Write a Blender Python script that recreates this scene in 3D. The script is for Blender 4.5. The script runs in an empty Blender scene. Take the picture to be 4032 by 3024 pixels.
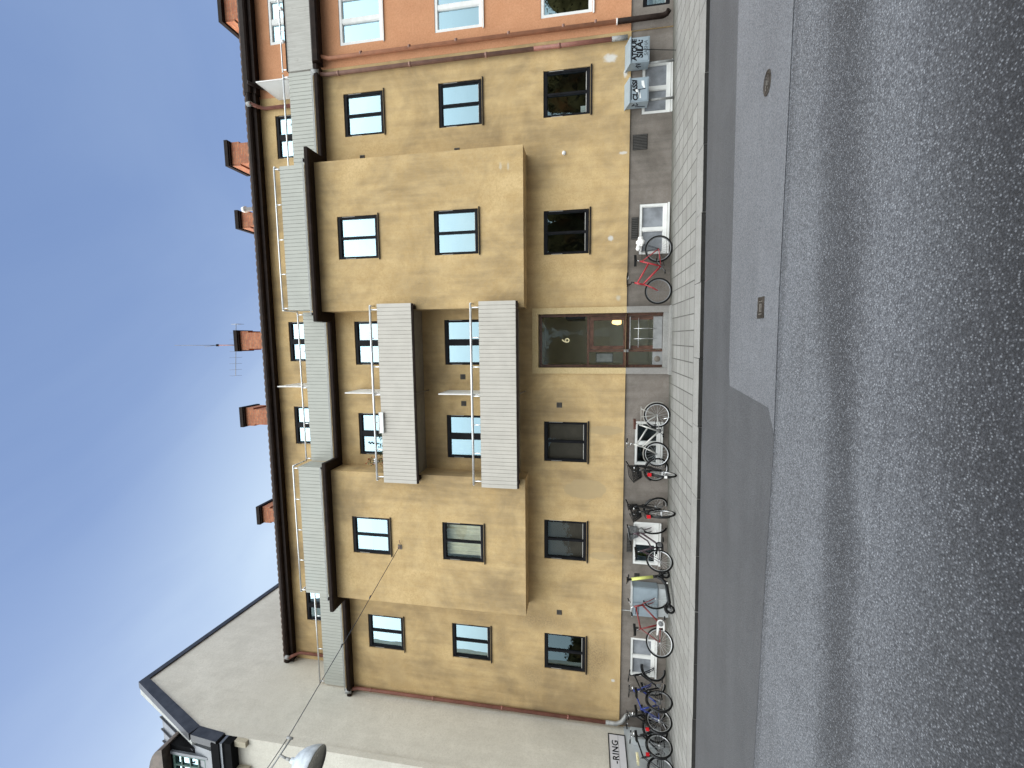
import bpy, bmesh, math, random
from mathutils import Vector, Matrix
R = math.radians
rnd = random.Random(7)
SC = bpy.context.scene
COL = SC.collection

# ------------------------------------------------------------------ camera
cam_d = bpy.data.cameras.new("camera")
cam = bpy.data.objects.new("camera", cam_d)
COL.objects.link(cam)
cr, cu, cf = Vector((0.994489, 0.104512, 0.008279)), Vector((0.009632, -0.169715, 0.985446)), Vector((-0.104396, 0.979936, 0.169786))
# the phone was held on its side: the picture's right is down, its top is the street's right
cam.matrix_world = Matrix(((-cu.x, cr.x, -cf.x, 0.8631), (-cu.y, cr.y, -cf.y, -11.9), (-cu.z, cr.z, -cf.z, 2.1533), (0, 0, 0, 1)))
cam_d.sensor_width = 36.0
cam_d.lens = 15.1806
cam_d.clip_end = 3000
SC.camera = cam

# ------------------------------------------------------------------ light
SUN_EL, SUN_AZ = R(25), R(-68)          # azimuth from +y towards +x: behind the houses, to the left
sd = Vector((math.sin(SUN_AZ) * math.cos(SUN_EL), math.cos(SUN_AZ) * math.cos(SUN_EL), math.sin(SUN_EL)))
sun_d = bpy.data.lights.new("sun", 'SUN')
sun_d.energy = 5.0
sun_d.angle = R(0.5)
sun_d.color = (1.0, 0.9, 0.76)
sun = bpy.data.objects.new("sun", sun_d)
COL.objects.link(sun)
sun.rotation_euler = sd.to_track_quat('Z', 'Y').to_euler()
sun.location = sd * 60

W = bpy.data.worlds.new("World")
SC.world = W
W.use_nodes = True


class NT:
    """tiny helper to write node trees"""
    def __init__(s, tree):
        s.t = tree
        s.n = tree.nodes
        s.l = tree.links

    def put(s, sock, v):
        if isinstance(v, bpy.types.NodeSocket):
            s.l.new(v, sock)
        elif v is not None:
            if hasattr(sock.default_value, '__len__') and not isinstance(v, (int, float)):
                v = tuple(v)
                if len(sock.default_value) == 4 and len(v) == 3:
                    v = v + (1.0,)
            sock.default_value = v

    def node(s, typ, props=None, **ins):
        nd = s.n.new(typ)
        for k, v in (props or {}).items():
            setattr(nd, k, v)
        for k, v in ins.items():
            k2 = int(k[1:]) if k[0] == '_' and k[1:].isdigit() else k.replace('_', ' ')
            s.put(nd.inputs[k2], v)
        return nd

    def m(s, op, a, b=None, c=None, clamp=False):
        nd = s.n.new('ShaderNodeMath')
        nd.operation = op
        nd.use_clamp = clamp
        for i, v in enumerate((a, b, c)):
            if v is not None:
                s.put(nd.inputs[i], v)
        return nd.outputs[0]

    def vm(s, op, a, b=None, sc=None):
        nd = s.n.new('ShaderNodeVectorMath')
        nd.operation = op
        s.put(nd.inputs[0], a)
        if b is not None:
            s.put(nd.inputs[1], b)
        if sc is not None:
            s.put(nd.inputs[3], sc)
        return nd.outputs[0]

    def mix(s, f, a, b, blend='MIX'):
        nd = s.n.new('ShaderNodeMix')
        nd.data_type = 'RGBA'
        nd.blend_type = blend
        s.put(nd.inputs[0], f)
        s.put(nd.inputs[6], a)
        s.put(nd.inputs[7], b)
        return nd.outputs[2]

    def ramp(s, v, lo, hi, a=0.0, b=1.0):
        nd = s.n.new('ShaderNodeMapRange')
        nd.interpolation_type = 'SMOOTHSTEP'
        for i, q in enumerate((v, lo, hi, a, b)):
            s.put(nd.inputs[i], q)
        return nd.outputs[0]

    def noise(s, vec, scale, detail=4, rough=0.55, dist=0.0):
        nd = s.n.new('ShaderNodeTexNoise')
        s.put(nd.inputs['Vector'], vec)
        s.put(nd.inputs['Scale'], scale)
        nd.inputs['Detail'].default_value = detail
        nd.inputs['Roughness'].default_value = rough
        nd.inputs['Distortion'].default_value = dist
        return nd.outputs[0]

    def scale(s, vec, v):
        return s.vm('MULTIPLY', vec, v)

    def sep(s, vec):
        nd = s.n.new('ShaderNodeSeparateXYZ')
        s.put(nd.inputs[0], vec)
        return nd.outputs


w = NT(W.node_tree)
bg = W.node_tree.nodes['Background']
tcw = w.node('ShaderNodeTexCoord').outputs['Generated']
dx, dy, dz = w.sep(tcw)
sky = w.node('ShaderNodeTexSky', dict(sky_type='NISHITA', sun_disc=False, sun_elevation=SUN_EL, sun_rotation=SUN_AZ, altitude=50.0, air_density=1.0, dust_density=1.4, ozone_density=2.0)).outputs[0]
# thin high cloud: soft slanting streaks over the blue
sl = w.m('ADD', w.m('MULTIPLY', dx, 0.8), dz)
cv = w.node('ShaderNodeCombineXYZ', X=w.m('MULTIPLY', sl, 2.6), Y=w.m('MULTIPLY', w.m('SUBTRACT', dx, dz), 1.1), Z=w.m('MULTIPLY', dy, 0.8)).outputs[0]
c1 = w.noise(cv, 1.1, 6, 0.55, 0.8)
c2 = w.noise(w.scale(tcw, (1.2, 2.2, 2.0)), 1.0, 3, 0.5)
cirrus = w.ramp(w.m('ADD', w.m('MULTIPLY', c1, 0.62), w.m('MULTIPLY', c2, 0.45)), 0.46, 0.72)
low = w.ramp(dz, 0.82, 0.50)            # haze gathers lower in the sky and towards the sun
left = w.ramp(dx, 0.38, -0.52)
haze = w.m('MULTIPLY', low, left)
cl = w.m('MINIMUM', w.m('ADD', w.m('MULTIPLY', cirrus, w.m('MULTIPLY_ADD', haze, 0.42, 0.07)), w.m('MULTIPLY', haze, 0.62)), 0.94)
BLUE = w.mix(w.ramp(w.m('SUBTRACT', dz, w.m('MULTIPLY', dx, -0.35)), 0.45, 1.0), (3.20, 4.6, 7.7), (2.20, 3.40, 6.3))
front = w.mix(0.15, BLUE, w.mix(1.0, sky, (1.0, 1.0, 1.25), 'MULTIPLY'))
front = w.mix(cl, front, (7.1, 8.7, 10.4))
# the sky across the street carries bright sunlit cloud, brightest well above the roofs
bc = w.noise(w.scale(tcw, (1.5, 1.5, 2.5)), 1.6, 5, 0.55)
hi = w.ramp(dz, 0.0, 0.95, 0.40, 2.30)
back_col = w.mix(1.0, w.mix(w.ramp(bc, 0.35, 0.7), (18.5, 20.0, 20.5), (22.5, 22.6, 21.8)), w.node('ShaderNodeCombineXYZ', X=hi, Y=hi, Z=hi).outputs[0], 'MULTIPLY')
back_col = w.mix(w.ramp(dz, 0.75, 0.25, 0.0, 0.75), back_col, w.mix(1.0, back_col, (0.93, 1.0, 1.05), 'MULTIPLY'))
back = w.ramp(w.m('SUBTRACT', dy, w.m('MULTIPLY', w.m('MAXIMUM', dx, 0.0), 0.34)), 0.14, -0.35)
final = w.mix(back, front, back_col)
w.put(bg.inputs['Color'], final)
bg.inputs['Strength'].default_value = 0.10

SC.view_settings.view_transform = 'Standard'
SC.view_settings.look = 'None'
SC.view_settings.exposure = 0.0
SC.view_settings.gamma = 1.0
SC.render.engine = 'CYCLES'
SC.cycles.max_bounces = 8
SC.cycles.transparent_max_bounces = 12
SC.cycles.use_denoising = True


# ------------------------------------------------------------------ materials
def new_mat(name):
    m = bpy.data.materials.new(name)
    m.use_nodes = True
    return m, NT(m.node_tree), m.node_tree.nodes['Principled BSDF']


def co(t):
    return t.node('ShaderNodeNewGeometry').outputs['Position']


def bump(t, b, h, strength=0.3, dist=0.02):
    nd = t.node('ShaderNodeBump', Strength=strength, Distance=dist, Height=h)
    t.put(b.inputs['Normal'], nd.outputs[0])


def simple(name, col, rough=0.5, metal=0.0, var=0.12, scale=9.0, spec=None, dirt=None, coat=0.0, streak=None):
    m, t, b = new_mat(name)
    p = co(t)
    n = t.noise(p, scale, 5, 0.6)
    dark = tuple(c * (1 - var) for c in col)
    light = tuple(min(1, c * (1 + var)) for c in col)
    c = t.mix(t.ramp(n, 0.3, 0.7), dark, light)
    if dirt:
        n2 = t.noise(p, scale * 0.45, 6, 0.65)
        c = t.mix(t.ramp(n2, 0.52, 0.75, 0, 0.6), c, dirt)
    if streak:
        n3 = t.noise(t.scale(p, (9, 9, 0.5)), 1.0, 6, 0.7)
        c = t.mix(t.ramp(n3, 0.52, 0.80, 0, 0.65), c, streak)
    t.put(b.inputs['Base Color'], c)
    t.put(b.inputs['Roughness'], t.m('MULTIPLY_ADD', n, 0.2, rough - 0.1))
    b.inputs['Metallic'].default_value = metal
    b.inputs['Specular IOR Level'].default_value = spec if spec is not None else (0.06 if max(col) < 0.06 else 0.35)
    b.inputs['Coat Weight'].default_value = coat
    return m


def blob(t, pos, cx, cz, rx, rz, soft=0.35, wob=0.5):
    """irregular patch mask on a facade (in x and z)"""
    x, y, z = t.sep(pos)
    a = t.m('DIVIDE', t.m('SUBTRACT', x, cx), rx)
    c = t.m('DIVIDE', t.m('SUBTRACT', z, cz), rz)
    d = t.m('SQRT', t.m('ADD', t.m('MULTIPLY', a, a), t.m('MULTIPLY', c, c)))
    n = t.noise(pos, 2.2 / max(rx, rz), 4, 0.6)
    d = t.m('ADD', d, t.m('MULTIPLY', t.m('SUBTRACT', n, 0.5), wob * 2))
    return t.ramp(d, 1.0, 1.0 - soft)


def stucco(name, base, pale, dirty, dirt_amt=0.5, patches=(), grime=()):
    m, t, b = new_mat(name)
    p = co(t)
    big = t.noise(p, 0.55, 5, 0.62, 0.4)
    mid = t.noise(p, 2.3, 6, 0.65)
    streak = t.noise(t.scale(p, (3.2, 3.2, 0.35)), 1.5, 5, 0.6)
    fine = t.noise(p, 20.0, 5, 0.8)
    grain = t.noise(p, 60.0, 3, 0.8)
    c = t.mix(t.ramp(t.m('ADD', t.m('MULTIPLY', mid, 0.55), t.m('MULTIPLY', fine, 0.45)), 0.34, 0.66), base, pale)
    f = t.m('ADD', t.m('MULTIPLY', big, 0.55), t.m('ADD', t.m('MULTIPLY', streak, 0.22), t.m('MULTIPLY', fine, 0.28)))
    f = t.ramp(f, 0.44, 0.68, 0, dirt_amt)
    for g in grime:
        f = t.m('MAXIMUM', f, t.m('MULTIPLY', blob(t, p, *g[:4], soft=0.95, wob=0.55), t.m('MULTIPLY', t.ramp(fine, 0.25, 0.7), g[4])))
    c = t.mix(f, c, dirty)
    gr = t.m('ADD', t.m('MULTIPLY', fine, 0.5), t.m('MULTIPLY', grain, 0.5))
    c = t.mix(t.ramp(gr, 0.32, 0.62, 0.75, 0.0), c, t.mix(1.0, c, (0.70, 0.68, 0.64), 'MULTIPLY'))
    for q in patches:
        col = q[4]
        mk = blob(t, p, *q[:4], soft=q[5] if len(q) > 5 else 0.3, wob=q[6] if len(q) > 6 else 0.45)
        c = t.mix(t.m('MULTIPLY', mk, q[7] if len(q) > 7 else 0.9), c, col)
    t.put(b.inputs['Base Color'], c)
    b.inputs['Roughness'].default_value = 0.92
    b.inputs['Specular IOR Level'].default_value = 0.2
    h = t.m('ADD', t.m('MULTIPLY', fine, 0.7), t.m('MULTIPLY', grain, 0.5))
    bump(t, b, h, 0.35, 0.02)
    return m


WHITE_FILL = (0.60, 0.59, 0.57)
SMOOTH = (0.40, 0.30, 0.17)
M = {}
M['stucco'] = stucco('yellow_stucco', (0.535, 0.368, 0.175), (0.655, 0.475, 0.250), (0.22, 0.16, 0.095), 0.75,
    patches=[(7.85, 1.63, 0.13, 0.22, WHITE_FILL, 0.6, 0.6, 0.8), (3.45, 1.56, 0.09, 0.09, WHITE_FILL, 0.6, 0.5, 0.8),
             (1.91, 1.34, 0.10, 0.08, (0.5, 0.46, 0.37), 0.7, 0.5, 0.7), (7.45, 1.25, 0.12, 0.06, WHITE_FILL, 0.5, 0.5, 0.8), (5.55, 1.28, 0.05, 0.14, WHITE_FILL, 0.6, 0.6, 0.7),
             (-9.05, 1.32, 0.06, 0.07, WHITE_FILL, 0.6, 0.5, 0.8),
             (5.22, 4.35, 0.14, 0.05, (0.52, 0.45, 0.34), 0.7, 0.6, 0.75), (5.20, 4.15, 0.15, 0.04, (0.52, 0.45, 0.34), 0.7, 0.6, 0.75),
             (-3.35, 2.15, 0.30, 0.62, SMOOTH, 0.12, 0.30, 0.75), (-1.66, 1.62, 0.14, 0.50, SMOOTH, 0.15, 0.30, 0.7), (-5.28, 1.68, 0.13, 0.40, SMOOTH, 0.15, 0.35, 0.65)],
    grime=[(-8.6, 1.9, 1.9, 0.9, 1.0), (-9.3, 3.6, 1.2, 1.0, 0.8), (-7.4, 3.4, 0.6, 1.8, 0.9), (-8.2, 4.6, 1.4, 0.4, 0.8), (6.1, 5.2, 0.7, 2.4, 0.7), (7.4, 4.4, 0.7, 0.8, 0.5), (-9.6, 8.2, 1.2, 1.0, 0.55), (-5.0, 8.6, 2.0, 0.8, 0.45), (-9.5, 11.3, 1.3, 0.7, 0.6), (-4.0, 4.3, 1.2, 0.5, 0.5), (2.3, 6.6, 0.6, 1.2, 0.6), (-3.1, 6.5, 0.35, 0.7, 0.8), (1.9, 6.6, 0.3, 0.6, 0.8),
           (1.5, 6.3, 1.0, 0.7, 0.5), (-3.5, 6.4, 0.9, 0.8, 0.5), (4.8, 5.6, 0.8, 1.5, 0.35)])
M['trim'] = stucco('pale_yellow_render', (0.55, 0.41, 0.21), (0.62, 0.48, 0.27), (0.38, 0.29, 0.16), 0.25)
M['orange'] = stucco('orange_stucco', (0.55, 0.262, 0.138), (0.61, 0.305, 0.168), (0.42, 0.205, 0.115), 0.3)
M['gable'] = stucco('pale_grey_plaster', (0.63, 0.595, 0.525), (0.71, 0.675, 0.60), (0.46, 0.43, 0.375), 0.5,
    grime=[(-10.5, 12.0, 3, 2.0, 0.4)])
M['plinth'] = stucco('grey_brown_plinth', (0.20, 0.172, 0.152), (0.27, 0.238, 0.215), (0.085, 0.074, 0.063), 0.8)
M['door_trim_grey'] = stucco('grey_portal_render', (0.26, 0.245, 0.235), (0.31, 0.295, 0.28), (0.15, 0.14, 0.13), 0.5)
M['panel'] = simple('off_white_sheet', (0.500, 0.465, 0.415), 0.5, 0, 0.05, 2.5, dirt=(0.48, 0.45, 0.40), streak=(0.36, 0.33, 0.28))
M['parapet'] = simple('pale_green_grey_sheet', (0.395, 0.395, 0.355), 0.5, 0, 0.05, 2.0, dirt=(0.38, 0.40, 0.365), streak=(0.30, 0.30, 0.265))
M['brown'] = simple('dark_brown_metal', (0.016, 0.010, 0.008), 0.45, 0.0, 0.3, 6, dirt=(0.034, 0.021, 0.016))
M['pipe'] = simple('brick_red_pipe', (0.25, 0.105, 0.08), 0.5, 0, 0.15, 5, dirt=(0.17, 0.085, 0.07))
M['pipe_pink'] = simple('dusty_brown_pipe', (0.235, 0.13, 0.10), 0.55, 0, 0.15, 5, dirt=(0.17, 0.10, 0.085))
M['pipe_orange'] = simple('orange_brown_pipe', (0.40, 0.175, 0.10), 0.55, 0, 0.12, 5)
M['zinc'] = simple('weathered_zinc', (0.27, 0.27, 0.265), 0.55, 0.25, 0.2, 8, dirt=(0.18, 0.175, 0.165))
M['rail'] = simple('galvanised_tube', (0.70, 0.71, 0.72), 0.32, 0.75, 0.08, 6)
M['black_frame'] = simple('black_window_frame', (0.014, 0.014, 0.016), 0.4, 0, 0.2, 5)
M['white_frame'] = simple('white_window_frame', (0.72, 0.71, 0.69), 0.4, 0, 0.05, 5)
M['hinge'] = simple('pale_hinge_strip', (0.45, 0.43, 0.40), 0.5)
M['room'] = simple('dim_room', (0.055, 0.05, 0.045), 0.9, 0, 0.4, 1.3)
M['curtain'] = simple('cream_curtain', (0.80, 0.75, 0.58), 0.9, 0, 0.15, 3)
M['blind'] = simple('pale_blind', (0.60, 0.61, 0.60), 0.8, 0, 0.06, 2)
M['frost'] = simple('frosted_basement_pane', (0.23, 0.24, 0.26), 0.35, 0, 0.25, 3)
M['greyboard'] = simple('grey_lobby_wall', (0.66, 0.66, 0.58), 0.8, 0, 0.1, 1)
M['ochre'] = simple('ochre_lobby_wall', (0.72, 0.50, 0.16), 0.8, 0, 0.1, 1)
M['wood'] = simple('varnished_door_wood', (0.080, 0.038, 0.025), 0.45, 0, 0.35, 12, coat=0.1)
M['steel'] = simple('brushed_steel', (0.55, 0.55, 0.55), 0.35, 0.85, 0.1, 12)
M['kickplate'] = simple('grey_kick_panel', (0.30, 0.30, 0.30), 0.45, 0.4, 0.1, 6)
M['black'] = simple('black_rubber', (0.013, 0.013, 0.013), 0.6)
M['blackpaint'] = simple('black_enamel', (0.012, 0.012, 0.013), 0.3, 0, 0.1, 6, coat=0.3)
M['matt_black'] = simple('matt_black_board', (0.009, 0.009, 0.010), 0.8, 0, 0.2, 5, spec=0.03)
M['darkgrille'] = simple('dark_grille', (0.03, 0.028, 0.027), 0.5)
M['grille_slat'] = simple('grille_slat', (0.06, 0.056, 0.052), 0.5)
M['ventgrey'] = simple('small_vent_grey', (0.14, 0.12, 0.10), 0.6)
M['cabinet'] = simple('blue_grey_cabinet', (0.27, 0.32, 0.36), 0.45, 0.1, 0.08, 4, dirt=(0.21, 0.235, 0.25))
M['cabinet_pale'] = simple('pale_grey_cabinet', (0.46, 0.48, 0.49), 0.5, 0.1, 0.08, 4, dirt=(0.36, 0.37, 0.37))
M['ink'] = simple('black_marker', (0.012, 0.012, 0.014), 0.6)
M['ink_faint'] = simple('faded_marker', (0.10, 0.12, 0.135), 0.6)
M['paper'] = simple('white_paper', (0.72, 0.72, 0.71), 0.8, 0, 0.05)
M['lit_lamp'], lt, lb = new_mat('lit_lampshade')
lb.inputs['Base Color'].default_value = (0.8, 0.55, 0.2, 1)
lb.inputs['Emission Color'].default_value = (1.0, 0.66, 0.26, 1)
lb.inputs['Emission Strength'].default_value = 3.0
M['gold'] = simple('brass_numeral', (0.80, 0.70, 0.42), 0.35, 0.2)
M['sign'] = simple('white_sign_sheet', (0.60, 0.59, 0.62), 0.4, 0, 0.04, 2)
M['lamp'] = simple('pale_blue_grey_lamp', (0.50, 0.54, 0.58), 0.5, 0.2, 0.2, 7, dirt=(0.36, 0.39, 0.42))
M['brown_blind'] = simple('brown_grey_roller_blind', (0.105, 0.090, 0.075), 0.9, 0, 0.12, 3)
M['lamp_in'] = simple('dark_lamp_bowl', (0.06, 0.06, 0.055), 0.25, 0, 0.3, 9)
M['slate'] = simple('dark_roof_metal', (0.050, 0.053, 0.062), 0.4, 0.3, 0.25, 4)
M['seam'] = simple('grey_standing_seam', (0.17, 0.18, 0.20), 0.4, 0.4, 0.2, 3)
M['frieze'] = stucco('tan_frieze_render', (0.45, 0.40, 0.31), (0.52, 0.47, 0.37), (0.34, 0.30, 0.23), 0.5)
M['coping'] = simple('lit_coping_flank', (0.36, 0.365, 0.35), 0.6, 0.1, 0.15, 3)
M['greenframe'] = simple('green_dormer_frame', (0.05, 0.11, 0.09), 0.5)
M['copper'] = simple('brown_dormer_cladding', (0.11, 0.085, 0.07), 0.5, 0.2, 0.4, 5)
M['iron'] = simple('cast_iron', (0.052, 0.045, 0.040), 0.5, 0.3, 0.4, 22)
M['iron_light'] = simple('worn_iron', (0.18, 0.165, 0.15), 0.5, 0.3, 0.2, 22)
M['leaf'] = simple('pot_plant_leaf', (0.035, 0.075, 0.03), 0.6, 0, 0.4, 14)
M['redleaf'] = simple('autumn_red_leaf', (0.26, 0.065, 0.02), 0.6, 0, 0.4, 14)
M['blossom'] = simple('white_blossom', (0.80, 0.78, 0.80), 0.6)
M['pot'] = simple('dark_pot', (0.035, 0.035, 0.035), 0.6)
M['tyre'] = M['black']
M['rim'] = simple('alloy_rim', (0.66, 0.66, 0.67), 0.3, 0.8, 0.05)
M['dark_rim'] = simple('dull_rim', (0.20, 0.20, 0.205), 0.4, 0.5, 0.1)
M['chrome'] = simple('chrome', (0.75, 0.75, 0.76), 0.18, 0.95, 0.03)
M['bike_red'] = simple('red_bike_paint', (0.34, 0.022, 0.030), 0.3, 0, 0.1, 6, coat=0.3)
M['bike_darkred'] = simple('dark_red_bike_paint', (0.17, 0.016, 0.016), 0.35, 0, 0.1, 6, coat=0.3)
M['bike_silver'] = simple('silver_bike_paint', (0.50, 0.49, 0.46), 0.35, 0.5, 0.08, 6)
M['bike_blue'] = simple('blue_bike_paint', (0.015, 0.035, 0.22), 0.3, 0, 0.1, 6, coat=0.3)
M['bike_plum'] = simple('plum_bike_paint', (0.06, 0.035, 0.045), 0.35, 0, 0.1, 6, coat=0.3)
M['white_plastic'] = simple('white_plastic', (0.74, 0.72, 0.70), 0.4, 0, 0.04)
M['saddle_brown'] = simple('brown_saddle', (0.075, 0.028, 0.020), 0.45)
M['saddle_cream'] = simple('cream_saddle', (0.70, 0.64, 0.40), 0.5)
M['red_lens'] = simple('red_reflector', (0.50, 0.012, 0.018), 0.2)
M['amber'] = simple('amber_reflector', (0.60, 0.27, 0.06), 0.2)
M['wicker'] = simple('dark_wire_basket', (0.016, 0.016, 0.017), 0.5)
M['greycrate'] = simple('grey_crate', (0.16, 0.165, 0.17), 0.5)
M['lime'] = simple('yellow_green_scooter_paint', (0.66, 0.68, 0.20), 0.4, 0, 0.05, 6)
M['screen'] = simple('white_screen_board', (0.80, 0.81, 0.80), 0.45, 0, 0.05, 2)
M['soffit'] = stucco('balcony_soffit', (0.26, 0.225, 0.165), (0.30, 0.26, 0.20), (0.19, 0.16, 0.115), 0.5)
M['kerb'] = stucco('granite_kerb', (0.25, 0.245, 0.237), (0.30, 0.294, 0.284), (0.18, 0.175, 0.168), 0.4)
M['kerb_shade_dirt'] = stucco('shaded_grimy_kerb_face', (0.022, 0.021, 0.020), (0.035, 0.033, 0.031), (0.014, 0.013, 0.012), 0.4)


def mat_glass(name='window_glass', k0=0.46, k1=0.85):
    m, t, b = new_mat(name)
    out = m.node_tree.nodes['Material Output']
    t.n.remove(b)
    p = co(t)
    wv = t.noise(p, 1.7, 2, 0.5)
    nb = t.node('ShaderNodeBump', Strength=0.05, Distance=0.05, Height=wv)
    gl = t.node('ShaderNodeBsdfGlossy', Color=(0.66, 0.90, 1.0), Roughness=0.012, Normal=nb.outputs[0])
    tr = t.node('ShaderNodeBsdfTransparent', Color=(0.92, 0.94, 0.92) if k0 < 0.1 else (0.72, 0.78, 0.76))
    fr = t.node('ShaderNodeFresnel', IOR=1.9)
    fac = t.m('MULTIPLY_ADD', fr.outputs[0], k1, k0, clamp=True)
    mx = t.node('ShaderNodeMixShader', _0=fac, _1=tr.outputs[0], _2=gl.outputs[0])
    t.put(out.inputs['Surface'], mx.outputs[0])
    return m


M['glass'] = mat_glass()
M['glass_soft'] = mat_glass('ground_floor_glass', 0.16, 0.8)
M['glass_clear'] = mat_glass('clear_window_glass', 0.0, 0.5)


def mat_brick():
    m, t, b = new_mat('chimney_brick')
    p = co(t)
    x, y, z = t.sep(p)
    u = t.m('ADD', x, y)
    v = t.node('ShaderNodeCombineXYZ', X=u, Y=z, Z=0.0).outputs[0]
    br = t.node('ShaderNodeTexBrick', Vector=v, Color1=(0.40, 0.125, 0.060), Color2=(0.52, 0.20, 0.095), Mortar=(0.30, 0.18, 0.12), Scale=1.0, Mortar_Size=0.010, Bias=0.0, Brick_Width=0.25, Row_Height=0.075)
    n = t.noise(p, 9, 5, 0.7)
    c = t.mix(t.ramp(n, 0.35, 0.75, 0, 0.7), br.outputs[0], (0.20, 0.075, 0.045))
    t.put(b.inputs['Base Color'], c)
    b.inputs['Roughness'].default_value = 0.9
    bump(t, b, br.outputs[1], -0.4, 0.02)
    return m


M['brick'] = mat_brick()


def mat_tile():
    m, t, b = new_mat('roof_tile')
    p = co(t)
    n = t.noise(p, 5, 6, 0.7)
    t.put(b.inputs['Base Color'], t.mix(t.ramp(n, 0.3, 0.7), (0.05, 0.036, 0.03), (0.12, 0.075, 0.055)))
    b.inputs['Roughness'].default_value = 0.8
    return m


M['tile'] = mat_tile()


def mat_concrete_board():
    m, t, b = new_mat('board_marked_concrete')
    p = co(t)
    x, y, z = t.sep(p)
    g = t.noise(t.scale(p, (30, 30, 1.6)), 1.0, 5, 0.7)
    n = t.noise(p, 3.5, 6, 0.65)
    c = t.mix(t.ramp(g, 0.3, 0.7), (0.36, 0.345, 0.315), (0.47, 0.455, 0.42))
    c = t.mix(t.ramp(n, 0.55, 0.78, 0, 0.7), c, (0.22, 0.20, 0.175))
    bd = t.m('FRACT', t.m('DIVIDE', x, 0.42))
    c = t.mix(t.ramp(bd, 0.03, 0.0, 0, 0.5), c, (0.20, 0.18, 0.16))
    t.put(b.inputs['Base Color'], c)
    b.inputs['Roughness'].default_value = 0.9
    bump(t, b, g, 0.3, 0.01)
    return m


M['board'] = mat_concrete_board()


def mat_slabs():
    m, t, b = new_mat('pavement_slabs')
    p = co(t)
    x, y, z = t.sep(p)
    wob = t.noise(p, 0.8, 2, 0.5)
    v = t.node('ShaderNodeCombineXYZ', X=t.m('ADD', t.m('ADD', y, 0.06), t.m('MULTIPLY', wob, 0.02)), Y=x, Z=0.0).outputs[0]
    br = t.node('ShaderNodeTexBrick', dict(offset=0.0), Vector=v, Color1=(0.225, 0.220, 0.210), Color2=(0.290, 0.285, 0.272), Mortar=(0.040, 0.037, 0.033), Scale=1.0, Mortar_Size=0.014, Mortar_Smooth=0.3, Bias=0.0, Brick_Width=0.42, Row_Height=0.333)
    n = t.noise(p, 1.4, 6, 0.65)
    f = t.noise(p, 40, 4, 0.7)
    c = t.mix(t.ramp(n, 0.42, 0.72, 0, 0.55), br.outputs[0], (0.165, 0.160, 0.148))
    c = t.mix(t.ramp(f, 0.35, 0.7, 0.35, 0.0), c, (0.14, 0.136, 0.126))
    # moss and grit gather along the house foot
    foot = t.ramp(t.m('ADD', y, t.m('MULTIPLY', t.noise(p, 3.0, 5, 0.7), 0.8)), -0.35, 0.42)
    c = t.mix(t.m('MULTIPLY', foot, 0.85), c, (0.075, 0.072, 0.056))
    t.put(b.inputs['Base Color'], c)
    b.inputs['Roughness'].default_value = 0.8
    bump(t, b, t.m('ADD', br.outputs[1], t.m('MULTIPLY', f, -0.25)), -0.35, 0.012)
    return m


M['slabs'] = mat_slabs()


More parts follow.
